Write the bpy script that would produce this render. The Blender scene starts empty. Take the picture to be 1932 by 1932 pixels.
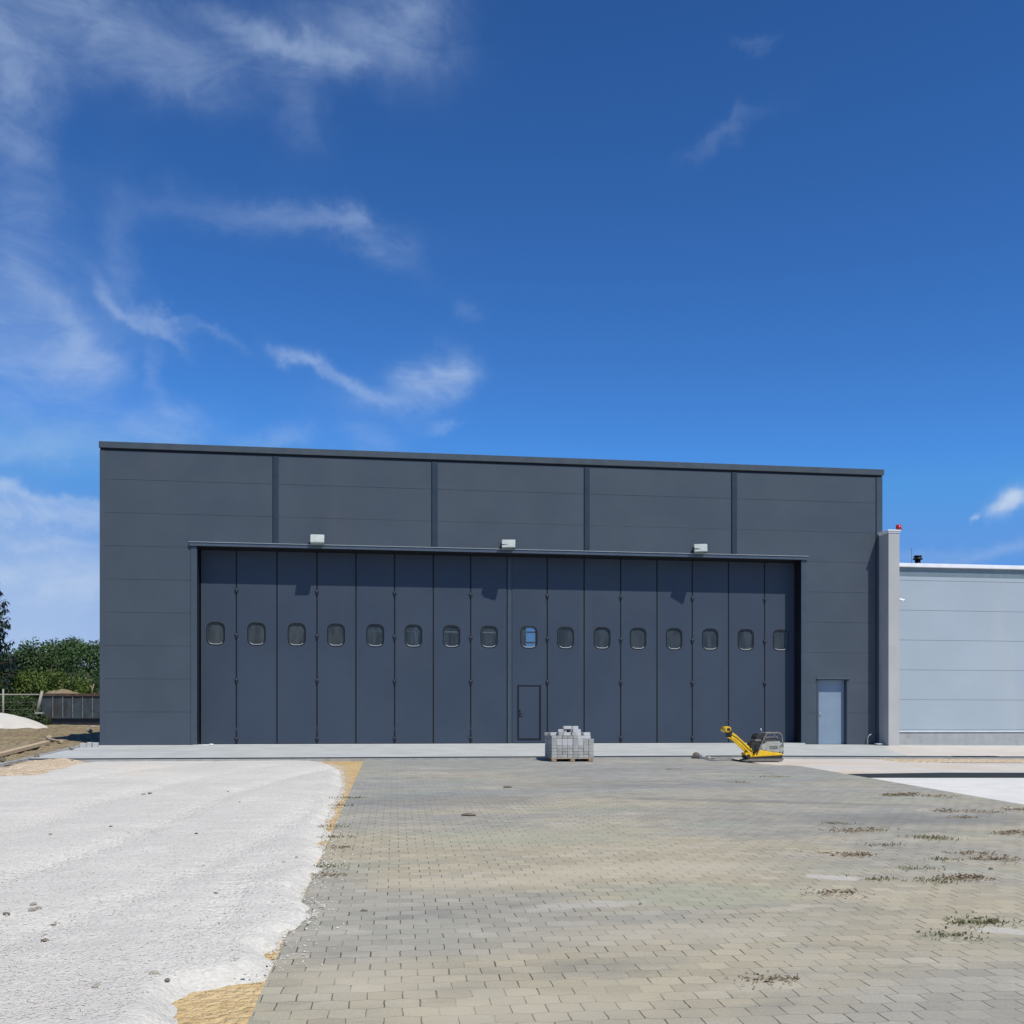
import bpy, bmesh, math, random
import numpy as np
from mathutils import Vector, Matrix
R = math.radians
rnd = random.Random(7)
C = bpy.context.scene.collection
SC = bpy.context.scene

# ------------------------------------------------------------------ camera
F = 2030.0; PX0 = 966.0; HOR = 1365.0          # focal length and horizon, in units of 1/1932 of the picture width
TH = R(8.3); D0 = 34.1; CZ = 0.655
CA = Vector((math.cos(TH), -math.sin(TH), 0)); CF = Vector((math.sin(TH), math.cos(TH), 0))
CAM = Vector((-math.sin(TH)*D0, -math.cos(TH)*D0, CZ))
cd = bpy.data.cameras.new("camera"); cam = bpy.data.objects.new("camera", cd); C.objects.link(cam)
cam.location = CAM; cam.rotation_euler = (R(90), 0, -TH)
cd.sensor_width = 36; cd.lens = 36*F/1932; cd.shift_y = (HOR-966)/1932
cd.clip_start = 0.1; cd.clip_end = 3000
SC.camera = cam
def ray(px, py): return CA*((px-PX0)/F) + CF + Vector((0, 0, (HOR-py)/F))
def at(px, py, Y):                              # where the measured point lies on the plane y = Y
    r = ray(px, py); return CAM + r*((Y-CAM.y)/r.y)

# ------------------------------------------------------------------ light
SUN_EL = R(56); SUN_AZ = R(30)
sd = Vector((math.sin(SUN_AZ)*math.cos(SUN_EL), -math.cos(SUN_AZ)*math.cos(SUN_EL), math.sin(SUN_EL)))
sl = bpy.data.lights.new("sun", 'SUN'); so = bpy.data.objects.new("sun", sl); C.objects.link(so)
sl.energy = 4.15; sl.angle = R(0.55); sl.color = (1, 0.945, 0.84)
so.rotation_euler = sd.to_track_quat('Z', 'Y').to_euler()
SC.view_settings.view_transform = 'Standard'; SC.view_settings.look = 'None'
SC.view_settings.exposure = 0; SC.view_settings.gamma = 1
try: SC.cycles.max_bounces = 6; SC.cycles.transparent_max_bounces = 8
except Exception: pass

# ------------------------------------------------------------------ node helper
class NT:
    def __init__(s, tree): s.t = tree; s.n = tree.nodes; s.l = tree.links
    def new(s, typ, ins=None, **kw):
        n = s.n.new(typ)
        for k, v in kw.items(): setattr(n, k, v)
        for k, v in (ins or {}).items():
            if isinstance(v, bpy.types.NodeSocket): s.l.new(v, n.inputs[k])
            else:
                try: n.inputs[k].default_value = v
                except Exception: n.inputs[k].default_value = (*v, 1) if hasattr(v, '__len__') else v
        return n
    def m(s, op, a, b=0.0, c=None):
        d = {0: a, 1: b}
        if c is not None: d[2] = c
        return s.new('ShaderNodeMath', d, operation=op).outputs[0]
    def mix(s, f, a, b, mode='MIX'):
        return s.new('ShaderNodeMix', {0: f, 6: a if not isinstance(a, tuple) else (*a[:3], 1), 7: b if not isinstance(b, tuple) else (*b[:3], 1)},
                     data_type='RGBA', blend_type=mode, clamp_factor=True).outputs[2]
    def noise(s, vec, scale, detail=3, rough=0.55, dist=0.0, col=False):
        n = s.new('ShaderNodeTexNoise', {'Vector': vec, 'Scale': scale, 'Detail': detail, 'Roughness': rough, 'Distortion': dist})
        return n.outputs['Color' if col else 'Fac']
    def ss(s, x, a, b, t0=0.0, t1=1.0):
        return s.new('ShaderNodeMapRange', {0: x, 1: a, 2: b, 3: t0, 4: t1}, interpolation_type='SMOOTHSTEP').outputs[0]
    def scale(s, vec, sx, sy, sz): return s.new('ShaderNodeMapping', {0: vec, 3: (sx, sy, sz)}).outputs[0]

# ------------------------------------------------------------------ sky
W = bpy.data.worlds.new("World"); SC.world = W; W.use_nodes = True
nt = NT(W.node_tree); nt.n.clear()
SKYT = nt.new('ShaderNodeTexSky'); SKYT.sky_type = 'NISHITA'; SKYT.sun_disc = False
SKYT.sun_elevation = SUN_EL; SKYT.sun_rotation = math.pi - SUN_AZ
SKYT.altitude = 1500; SKYT.air_density = 1.0; SKYT.dust_density = 0.3; SKYT.ozone_density = 3.0
SKY_STR = 0.12
dirv = nt.new('ShaderNodeTexCoord').outputs['Generated']
sx = nt.new('ShaderNodeSeparateXYZ', {0: dirv})
X, Y, Z = sx.outputs
az = nt.m('MULTIPLY', nt.m('ARCTAN2', X, Y), 57.2958)
el = nt.m('MULTIPLY', nt.m('ARCSINE', Z), 57.2958)
# wispy warp of the direction so that cloud outlines are torn
ang = nt.new('ShaderNodeCombineXYZ', {0: az, 1: el, 2: 0.0}).outputs[0]
wn = nt.new('ShaderNodeSeparateXYZ', {0: nt.noise(ang, 0.16, 5, 0.6, 0.3, col=True)})
azw = nt.m('ADD', az, nt.m('MULTIPLY', nt.m('SUBTRACT', wn.outputs[0], 0.5), 7.5))
elw = nt.m('ADD', el, nt.m('MULTIPLY', nt.m('SUBTRACT', wn.outputs[1], 0.5), 4.5))
def azel(px, py):
    r = ray(px, py).normalized(); return math.degrees(math.atan2(r.x, r.y)), math.degrees(math.asin(r.z))
def cloud(px, py, wx, wy, tilt, amp, p=1.0):
    a, e = azel(px, py); rx = math.degrees(wx/F); ry = math.degrees(wy/F); t = R(tilt)
    da = nt.m('SUBTRACT', azw, a); de = nt.m('SUBTRACT', elw, e)
    q1 = nt.m('DIVIDE', nt.m('ADD', nt.m('MULTIPLY', da, math.cos(t)), nt.m('MULTIPLY', de, math.sin(t))), rx)
    q2 = nt.m('DIVIDE', nt.m('SUBTRACT', nt.m('MULTIPLY', de, math.cos(t)), nt.m('MULTIPLY', da, math.sin(t))), ry)
    d = nt.m('ADD', nt.m('MULTIPLY', q1, q1), nt.m('MULTIPLY', q2, q2))
    return nt.m('MULTIPLY', nt.m('EXPONENT', nt.m('MULTIPLY', d, -1.0)), amp)
CL = [ # px, py, half width, half height, tilt, strength
 (110, 50, 170, 60, 0, .30), (330, 90, 160, 50, 0, .22), (500, 72, 120, 20, -14, .40), (690, 50, 130, 55, -8, .30), (770, 40, 90, 30, 12, .2), (640, 110, 60, 14, -10, .3), (15, 110, 50, 36, -40, .38),
 (20, 270, 60, 34, -20, .25), (40, 400, 60, 60, 0, .18), (560, 190, 50, 60, 0, .16), (20, 190, 60, 30, 0, .2),
 (50, 640, 120, 110, -35, .36), (150, 660, 45, 60, -30, .32), (90, 560, 110, 22, -38, .20), (255, 562, 70, 11, -30, .30), (320, 600, 50, 12, -50, .22), (400, 622, 60, 9, -15, .18),
 (570, 668, 45, 14, -32, .38), (650, 712, 60, 18, -28, .55), (750, 750, 50, 18, 0, .26), (828, 700, 56, 32, 14, .70), (700, 760, 90, 40, 0, .12),
 (700, 470, 75, 20, -28, .24), (460, 400, 190, 22, -5, .12), (240, 470, 40, 90, 0, .14), (300, 690, 20, 60, 10, .14), (890, 580, 30, 12, 0, .10), (600, 420, 120, 16, -10, .12),
 (110, 830, 190, 36, 6, .26), (320, 800, 80, 28, 10, .24), (520, 835, 60, 22, 0, .2), (690, 830, 45, 18, 0, .2), (815, 795, 25, 9, 0, .2),
 (60, 985, 170, 26, 3, .65), (10, 930, 55, 20, 0, .8), (130, 950, 70, 12, 0, .4), (90, 1090, 220, 34, 0, .5), (60, 1035, 120, 12, 0, .4),
 (1390, 250, 75, 12, 22, .10), (1425, 96, 30, 9, 8, .09), (1921, 937, 26, 17, 6, 2.2), (1840, 960, 15, 6, 25, .55), (1850, 1045, 170, 16, 0, .20)]
dens = None
for c in CL:
    v = cloud(*c); dens = v if dens is None else nt.m('ADD', dens, v)
wv = nt.new('ShaderNodeMapping', {0: ang, 2: (0, 0, R(24)), 3: (0.22, 0.5, 1)}).outputs[0]
wisp = nt.noise(wv, 1.0, 10, 0.66, 0.7)
wisp = nt.ss(wisp, 0.28, 0.68, 0.45, 1.2)
dens = nt.m('MULTIPLY', dens, wisp)
# low haze on the western horizon
hz = nt.m('MULTIPLY', nt.ss(el, 11.0, 3.0, 0, .75), nt.ss(az, -2.0, -16.0, 0, 1))
dens = nt.m('ADD', dens, hz)
dens = nt.m('SUBTRACT', 1.0, nt.m('EXPONENT', nt.m('MULTIPLY', dens, -1.1)))
skc = nt.mix(1.0, SKYT.outputs[0], tuple(v*SKY_STR for v in (0.60, 0.90, 1.22)), 'MULTIPLY')
skc = nt.new('ShaderNodeGamma', {0: skc, 1: 1.43}).outputs[0]        # deep, saturated summer blue
skc = nt.mix(1.0, skc, tuple(v/SKY_STR for v in (1.54, 1.52, 1.23)), 'MULTIPLY')
skc = nt.new('ShaderNodeVectorMath', {0: skc, 1: tuple(v/SKY_STR for v in (.115, .315, .74))}, operation='MINIMUM').outputs[0]
skc = nt.mix(dens, skc, nt.mix(nt.ss(el, 14.0, 9.0), (4.0, 5.1, 6.9), (5.0, 5.8, 6.9)))
bg = nt.new('ShaderNodeBackground', {0: skc, 1: SKY_STR})
wo = nt.new('ShaderNodeOutputWorld', {0: bg.outputs[0]})

# ------------------------------------------------------------------ materials
def mat(name, col, rough=0.6, spec=0.5, metal=0.0, var=0.06, vscale=3.0, bump=0.0, bscale=40.0, dirt=None, dscale=1.0, dlo=.52, dhi=.72, dstretch=(1, 1, 1), coat=0):
    m = bpy.data.materials.new(name); m.use_nodes = True; t = NT(m.node_tree); t.n.clear()
    co = t.new('ShaderNodeTexCoord').outputs['Object']
    n = t.noise(co, vscale, 5, 0.6)
    f = t.ss(n, 0.3, 0.7, 1-var, 1+var)
    base = t.new('ShaderNodeVectorMath', {0: (*col[:3],), 1: t.new('ShaderNodeCombineXYZ', {0: f, 1: f, 2: f}).outputs[0]}, operation='MULTIPLY').outputs[0]
    if dirt:
        dn = t.noise(t.scale(co, *dstretch), dscale, 6, 0.62)
        base = t.mix(t.ss(dn, dlo, dhi), base, dirt)
    b = t.new('ShaderNodeBsdfPrincipled', {'Base Color': base, 'Roughness': t.ss(n, .3, .7, rough*.9, min(1, rough*1.1)), 'Metallic': metal, 'Specular IOR Level': spec, 'Coat Weight': coat})
    if bump:
        bn = t.new('ShaderNodeBump', {'Height': t.noise(co, bscale, 4, .6), 'Strength': .8, 'Distance': bump})
        t.l.new(bn.outputs[0], b.inputs['Normal'])
    t.new('ShaderNodeOutputMaterial', {0: b.outputs[0]})
    return m

M = {}
M['clad'] = mat('anthracite_cladding', (.067, .085, .106), .46, .28, var=.05, vscale=.6, bump=.006, bscale=.9, dirt=(.074, .090, .106), dscale=.5, dstretch=(1, 1, .25))
M['leaf'] = mat('door_leaf_blue_grey', (.047, .064, .092), .48, .22, var=.05, vscale=.5, bump=.006, bscale=.8, dirt=(.053, .072, .094), dscale=.7, dstretch=(1, 1, .2))
M['trim'] = mat('folded_metal_trim', (.058, .080, .102), .35, .4, var=.05)
M['fascia'] = mat('fascia_metal', (.066, .080, .090), .38, .55, var=.06)
M['lintel'] = mat('pale_lintel_flashing', (.075, .095, .12), .28, .7, var=.06)
M['seal'] = mat('black_rubber', (.008, .009, .012), .6, .3)
M['hinge'] = mat('dark_steel', (.03, .035, .045), .4, .6, .4)
M['strip'] = mat('dark_cover_strip', (.030, .046, .064), .35, .35)
M['winring'] = mat('window_ring_metal', (.045, .055, .065), .35, .5)
M['hilite_drip'] = mat('highlight_and_drip_metal', (.34, .37, .39), .35, .5)  # pale metal for the painted window highlight and the drip edge
M['inside'] = mat('hangar_inside', (.10, .115, .12), .8)
M['white'] = mat('white_paint', (.75, .77, .78), .4)
M['sdoor'] = mat('service_door_paint', (.215, .285, .36), .38, .5, var=.03)
M['steel'] = mat('brushed_steel', (.5, .52, .54), .32, .6, .7)
M['pale'] = mat('pale_cladding', (.37, .435, .475), .45, .5, var=.03, vscale=.4, bump=.0008, bscale=5, dirt=(.40, .45, .475), dscale=.5, dstretch=(1, 1, .3))
M['palecap'] = mat('white_parapet_metal', (.82, .83, .85), .35)
M['paleband'] = mat('grey_blue_band', (.17, .225, .25), .45)
M['plinth'] = mat('concrete_plinth', (.36, .375, .37), .85, .3, var=.08, bump=.003, bscale=25, dirt=(.27, .27, .25), dscale=2, dstretch=(1, 1, .4))
M['pier'] = mat('pier_render', (.43, .432, .42), .6, .4, var=.05, vscale=1, bump=.001, bscale=30, dirt=(.37, .365, .35), dscale=1.2, dstretch=(1, 1, .2))
M['red'] = mat('red_plastic', (.42, .012, .015), .25, .5, coat=.3)
M['flood'] = mat('floodlight_aluminium', (.40, .44, .42), .4, .5, .0)
M['floodd'] = mat('floodlight_shade', (.22, .26, .27), .5)
M['lens'] = mat('frosted_lens', (.5, .55, .55), .15)
M['black'] = mat('black_plastic', (.015, .016, .018), .45)
M['apron'] = mat('apron_concrete', (.455, .47, .445), .85, .3, var=.07, vscale=1.2, bump=.003, bscale=12, dirt=(.38, .39, .365), dscale=.6, dstretch=(.4, 1.6, 1))
M['kerb'] = mat('kerb_concrete', (.34, .34, .32), .9, .3, var=.12, vscale=5, bump=.003, bscale=30)
M['slab'] = mat('pale_screed', (.57, .53, .465), .9, .3, var=.06, vscale=1.5, bump=.006, bscale=9, dirt=(.58, .47, .34), dscale=.35, dlo=.5, dhi=.7, dstretch=(.4, 1.5, 1))
M['white_ground'] = mat('white_limestone_fines', (.66, .65, .60), .95, .2, var=.05, vscale=2, bump=.015, bscale=14)
M['board'] = mat('dark_edge_board', (.022, .030, .036), .6)
M['timber'] = mat('weathered_timber', (.50, .39, .26), .8, .3, var=.2, vscale=12)
M['pallet'] = mat('pallet_wood', (.36, .25, .16), .8, .3, var=.25, vscale=14)
M['yellow'] = mat('yellow_machine_paint', (.80, .50, .015), .35, .5, var=.10, vscale=8, dirt=(.50, .33, .08), dscale=9, dlo=.58, dhi=.8)
M['engine'] = mat('grey_green_cover', (.36, .37, .33), .55, .4, var=.1, vscale=8, dirt=(.22, .21, .18), dscale=7)
M['greyframe'] = mat('dusty_tube', (.17, .165, .15), .55, .4, var=.2, vscale=20)
M['rubber'] = mat('dusty_black', (.03, .03, .028), .6, .4, var=.3, vscale=20)
M['rust'] = mat('rusty_rail', (.085, .058, .042), .8, .3, var=.3, vscale=4)
M['skip'] = mat('old_skip_paint', (.042, .058, .072), .6, .4, var=.25, vscale=2.5, dirt=(.038, .034, .03), dscale=2.6, dlo=.45, dhi=.65, dstretch=(1, 1, .25))
M['skiprib'] = mat('skip_rib', (.20, .20, .185), .6, .4, var=.3, vscale=6)
M['bark'] = mat('bark', (.10, .075, .055), .9, .2, var=.3, vscale=8)
M['wirepost'] = mat('fence_grey', (.30, .30, .26), .7)

def leafmat(name, c1, c2, rough=.55):
    m = bpy.data.materials.new(name); m.use_nodes = True; t = NT(m.node_tree); t.n.clear()
    co = t.new('ShaderNodeTexCoord').outputs['Object']
    n = t.noise(co, 1.3, 4, .6); n2 = t.noise(co, 9, 2, .6)
    c = t.mix(t.ss(n, .38, .62), c1, c2); c = t.mix(t.ss(n2, .3, .7, 0, .6), c, tuple(v*.45 for v in c1))
    b = t.new('ShaderNodeBsdfPrincipled', {'Base Color': c, 'Roughness': rough, 'Specular IOR Level': .35})
    tr = t.new('ShaderNodeBsdfTranslucent', {'Color': c})
    mx = t.new('ShaderNodeMixShader', {0: .25, 1: b.outputs[0], 2: tr.outputs[0]})
    t.new('ShaderNodeOutputMaterial', {0: mx.outputs[0]}); return m
M['leafd'] = leafmat('hedge_leaf_dark', (.055, .095, .035), (.11, .18, .065))
M['leafy'] = leafmat('hedge_leaf_yellow', (.09, .14, .025), (.19, .26, .05))
M['leafm'] = leafmat('hedge_leaf_mid', (.065, .125, .04), (.13, .22, .075))
M['spruce'] = leafmat('spruce_needles', (.012, .035, .030), (.03, .065, .05))
M['weedg'] = leafmat('weed_green', (.19, .19, .085), (.29, .27, .14))
M['weedb'] = leafmat('weed_dry', (.30, .23, .14), (.42, .34, .22))

def glass():
    m = bpy.data.materials.new('window_glass'); m.use_nodes = True; t = NT(m.node_tree); t.n.clear()
    tr = t.new('ShaderNodeBsdfTransparent', {0: (.55, .66, .68, 1)}); g = t.new('ShaderNodeBsdfGlossy', {0: (.75, .80, .80, 1), 1: .03})
    fr = t.new('ShaderNodeFresnel', {0: 1.42}); f = t.m('ADD', t.m('MULTIPLY', fr.outputs[0], 1.0), .01)
    du = t.new('ShaderNodeBsdfDiffuse', {0: (.115, .135, .14, 1)})       # film of building dust on the panes
    co = t.new('ShaderNodeTexCoord').outputs['Object']
    md = t.new('ShaderNodeMixShader', {0: t.ss(t.noise(t.scale(co, 1, 1, .3), 4.0, 4, .6), .3, .7, .22, .5), 1: tr.outputs[0], 2: du.outputs[0]})
    mx = t.new('ShaderNodeMixShader', {0: f, 1: md.outputs[0], 2: g.outputs[0]})
    t.new('ShaderNodeOutputMaterial', {0: mx.outputs[0]}); return m
M['glass'] = glass()

TAN = (.52, .46, .34); PALEC = (.52, .49, .42); DK = (.15, .15, .145)
STAINS = [(1578, 1655, .25, .15, -.45, .85, PALEC), (1908, 1757, .34, .11, -.5, .8, PALEC), (1215, 1640, 1.3, .45, .1, .55, TAN), (900, 1665, 1.0, .3, .0, .5, TAN), (1110, 1708, .6, .14, .2, .5, PALEC),
 (1350, 1690, .9, .5, .1, .4, (.33, .36, .24)), (1000, 1580, 1.6, .8, .0, .4, (.36, .37, .27)), (1500, 1712, .4, .08, .1, .55, TAN), (1180, 1815, .5, .2, .1, .18, DK), (1000, 1900, .8, .3, .0, .4, TAN), (700, 1850, .5, .5, .0, .35, TAN),
 (830, 1510, 1.8, .9, .0, .35, DK), (1560, 1545, 2.6, .8, -.2, .24, DK), (1800, 1545, 2.2, .7, -.1, .3, DK), (1200, 1480, 2.5, .8, 0, .25, DK), (1420, 1512, 2.6, .25, -.35, .4, DK), (1440, 1860, .35, .14, .1, .4, TAN), (1250, 1760, 1.0, .35, 0, .35, TAN)]
def paving_mat():
    m = bpy.data.materials.new('block_paving'); m.use_nodes = True; t = NT(m.node_tree); t.n.clear()
    co = t.new('ShaderNodeTexCoord').outputs['Object']
    jn = t.new('ShaderNodeSeparateXYZ', {0: t.noise(co, 3.0, 3, .6, col=True)})
    s = t.new('ShaderNodeSeparateXYZ', {0: t.new('ShaderNodeMapping', {0: co, 2: (0, 0, PROT)}).outputs[0]})
    x = t.m('ADD', s.outputs[0], t.m('MULTIPLY', t.m('SUBTRACT', jn.outputs[0], .5), .035))
    y = t.m('ADD', s.outputs[1], t.m('MULTIPLY', t.m('SUBTRACT', jn.outputs[1], .5), .03))
    u = t.m('DIVIDE', x, .20); v0 = t.m('DIVIDE', y, .165)
    # double-T blocks: the row joints swing in and out, mirrored from row to row
    sw = t.m('MULTIPLY', t.m('SINE', t.m('MULTIPLY', u, 2*math.pi)), t.m('COSINE', t.m('MULTIPLY', v0, math.pi)))
    v = t.m('ADD', v0, t.m('MULTIPLY', sw, .055))
    row = t.m('FLOOR', v); fv = t.m('FRACT', v)
    odd = t.m('MODULO', t.m('ABSOLUTE', row), 2.0)
    u2 = t.m('ADD', t.m('ADD', u, .25), t.m('MULTIPLY', odd, .5)); col = t.m('FLOOR', u2); fu = t.m('FRACT', u2)
    dx = t.m('MULTIPLY', t.m('MINIMUM', fu, t.m('SUBTRACT', 1.0, fu)), .20)
    dy = t.m('MULTIPLY', t.m('MINIMUM', fv, t.m('SUBTRACT', 1.0, fv)), .165)
    wn = t.new('ShaderNodeTexWhiteNoise', {0: t.new('ShaderNodeCombineXYZ', {0: col, 1: row, 2: 0.0}).outputs[0]}, noise_dimensions='3D')
    wn2 = t.new('ShaderNodeTexWhiteNoise', {0: t.new('ShaderNodeCombineXYZ', {0: col, 1: row, 2: 7.0}).outputs[0]}, noise_dimensions='3D')
    fill = t.noise(co, 2.2, 4, .7)
    wx = t.m('MULTIPLY', t.m('ADD', .35, wn2.outputs[0]), .0044)
    jx = t.m('SUBTRACT', 1.0, t.ss(t.m('DIVIDE', dx, wx), .35, 1.3))
    jx = t.m('MULTIPLY', t.m('MULTIPLY', jx, t.ss(fill, .38, .56, .2, 1)), t.ss(s.outputs[1], -11.0, -21.0, .45, 1))
    jy = t.m('SUBTRACT', 1.0, t.ss(dy, .0006, .0030))
    jy = t.m('MULTIPLY', jy, t.ss(fill, .40, .62, .15, .75))
    j = t.m('MAXIMUM', jx, jy)
    big = t.noise(t.scale(co, .16, .30, 1), 1.0, 5, .62, .4)
    mid = t.noise(t.scale(co, .7, 1.6, 1), 1.0, 6, .65)
    fine = t.noise(co, 60, 4, .7)
    near = t.ss(s.outputs[1], -15.0, -22.0)         # more sand swept over the blocks towards the yard
    grey = (.30, .295, .262); beige = (.41, .365, .255)
    fb = t.m('ADD', t.m('MULTIPLY', near, .55), t.ss(big, .40, .66, -.15, .65))
    c = t.mix(t.m('MINIMUM', t.m('MAXIMUM', fb, 0.0), 1.0), grey, beige)
    c = t.mix(t.ss(t.noise(t.scale(co, .25, .4, 1), 1.7, 4, .6), .52, .70, 0, .5), c, (.30, .33, .26))
    c = t.mix(t.ss(mid, .53, .72, 0, .65), c, (.46, .42, .33))
    c = t.mix(t.ss(mid, .46, .30, 0, .42), c, (.20, .20, .185))
    strk = t.noise(t.scale(co, .9, 6, 1), 1.0, 5, .7)
    c = t.mix(t.ss(strk, .58, .74, 0, .35), c, (.15, .15, .14)); c = t.mix(t.ss(strk, .42, .28, 0, .35), c, (.50, .47, .38))
    k = t.m('MULTIPLY', t.m('ADD', .90, t.m('MULTIPLY', wn.outputs[0], .20)), t.ss(fine, .25, .75, .90, 1.10))
    c = t.new('ShaderNodeVectorMath', {0: c, 1: t.new('ShaderNodeCombineXYZ', {0: k, 1: k, 2: k}).outputs[0]}, operation='MULTIPLY').outputs[0]
    c = t.mix(t.m('MULTIPLY', j, .86), c, (.055, .046, .034))
    # long faint stains from tyres and spilt cement
    st = t.noise(t.new('ShaderNodeMapping', {0: co, 2: (0, 0, R(-24)), 3: (.18, 2.4, 1)}).outputs[0], 1.0, 3, .55)
    c = t.mix(t.ss(st, .60, .72, 0, .18), c, (.18, .18, .17))
    sp = t.new('ShaderNodeSeparateXYZ', {0: co})
    for (px, py, wx_, wy_, a, k_, cc) in STAINS:                     # spilt cement and oil, each with a ragged outline
        p = on_ground(px, py)
        ddx = t.m('ADD', t.m('SUBTRACT', sp.outputs[0], p.x), t.m('MULTIPLY', t.m('SUBTRACT', jn.outputs[0], .5), .35)); ddy = t.m('ADD', t.m('SUBTRACT', sp.outputs[1], p.y), t.m('MULTIPLY', t.m('SUBTRACT', jn.outputs[1], .5), .35))
        ca, sa = math.cos(a), math.sin(a)
        q1 = t.m('DIVIDE', t.m('ADD', t.m('MULTIPLY', ddx, ca), t.m('MULTIPLY', ddy, sa)), wx_); q2 = t.m('DIVIDE', t.m('SUBTRACT', t.m('MULTIPLY', ddy, ca), t.m('MULTIPLY', ddx, sa)), wy_)
        dd = t.m('ADD', t.m('MULTIPLY', q1, q1), t.m('MULTIPLY', q2, q2))
        c = t.mix(t.ss(dd, 1.15 if k_ > .6 else 1.6, .75 if k_ > .6 else .1, 0, k_), c, cc)
    b = t.new('ShaderNodeBsdfPrincipled', {'Base Color': c, 'Roughness': .88, 'Specular IOR Level': .3})
    tilt = t.m('ADD', t.m('MULTIPLY', t.m('SUBTRACT', fu, .5), t.m('SUBTRACT', wn.outputs[0], .5)), t.m('MULTIPLY', t.m('SUBTRACT', fv, .5), t.m('SUBTRACT', wn2.outputs[0], .5)))
    h = t.m('ADD', t.m('SUBTRACT', t.m('MULTIPLY', fine, .45), t.m('MULTIPLY', j, 2.2)), t.m('MULTIPLY', tilt, 4.0))
    bp = t.new('ShaderNodeBump', {'Height': h, 'Strength': .7, 'Distance': .004}); t.l.new(bp.outputs[0], b.inputs['Normal'])
    t.new('ShaderNodeOutputMaterial', {0: b.outputs[0]}); return m

def loose_mat(name, c1, c2, c3, sc, depth, big=.5, speck=None, spots=None):
    m = bpy.data.materials.new(name); m.use_nodes = True; t = NT(m.node_tree); t.n.clear()
    co = t.new('ShaderNodeTexCoord').outputs['Object']
    vo = t.new('ShaderNodeTexVoronoi', {'Vector': co, 'Scale': sc, 'Randomness': 1.0}); 
    vo2 = t.new('ShaderNodeTexVoronoi', {'Vector': co, 'Scale': sc*3.1, 'Randomness': 1.0})
    n = t.noise(co, big, 5, .62); n2 = t.noise(co, sc*.35, 5, .7)
    c = t.mix(t.ss(n, .36, .64), c1, c2)
    g = t.new('ShaderNodeSeparateColor', {0: vo.outputs['Color']}).outputs[0]
    c = t.mix(t.m('MULTIPLY', g, .5), c, c3)
    c = t.mix(t.ss(n2, .62, .80, 0, .7), c, tuple(q*.62 for q in c3))
    if spots: c = t.mix(t.ss(t.noise(t.scale(co, 1, 1, 1), .28, 3, .5), .60, .74, 0, .6), c, spots)
    b = t.new('ShaderNodeBsdfPrincipled', {'Base Color': c, 'Roughness': .95, 'Specular IOR Level': .15})
    h = t.m('ADD', t.m('ADD', t.m('MULTIPLY', vo.outputs['Distance'], -1.0), t.m('MULTIPLY', vo2.outputs['Distance'], -.4)), t.m('MULTIPLY', n2, 1.6))
    bp = t.new('ShaderNodeBump', {'Height': h, 'Strength': 1.0, 'Distance': depth}); t.l.new(bp.outputs[0], b.inputs['Normal'])
    t.new('ShaderNodeOutputMaterial', {0: b.outputs[0]}); return m
M['gravel'] = loose_mat('white_crushed_stone', (.62, .595, .53), (.69, .665, .59), (.50, .475, .41), 34, .009, .55, spots=(.69, .60, .48))
M['sand'] = loose_mat('ochre_sand', (.62, .44, .20), (.70, .54, .30), (.48, .33, .15), 16, .03, .8)
M['pinksand'] = loose_mat('pale_orange_rubble', (.66, .52, .34), (.72, .60, .44), (.50, .38, .25), 9, .06, .8)
M['soil'] = loose_mat('dry_soil', (.29, .225, .135), (.36, .30, .18), (.19, .145, .09), 5, .10, .6, spots=(.27, .26, .13))
M['ground'] = loose_mat('rough_ground', (.28, .25, .16), (.20, .22, .10), (.16, .15, .09), 3, .05, .05)
M['stone'] = mat('pale_stone', (.38, .34, .28), .9, .2, var=.3, vscale=9)
M['dstone'] = mat('dark_stone', (.19, .16, .12), .9, .2, var=.3, vscale=9)
M['block'] = mat('grey_concrete_block', (.36, .36, .335), .9, .25, var=.14, vscale=4, bump=.003, bscale=60)

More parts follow.
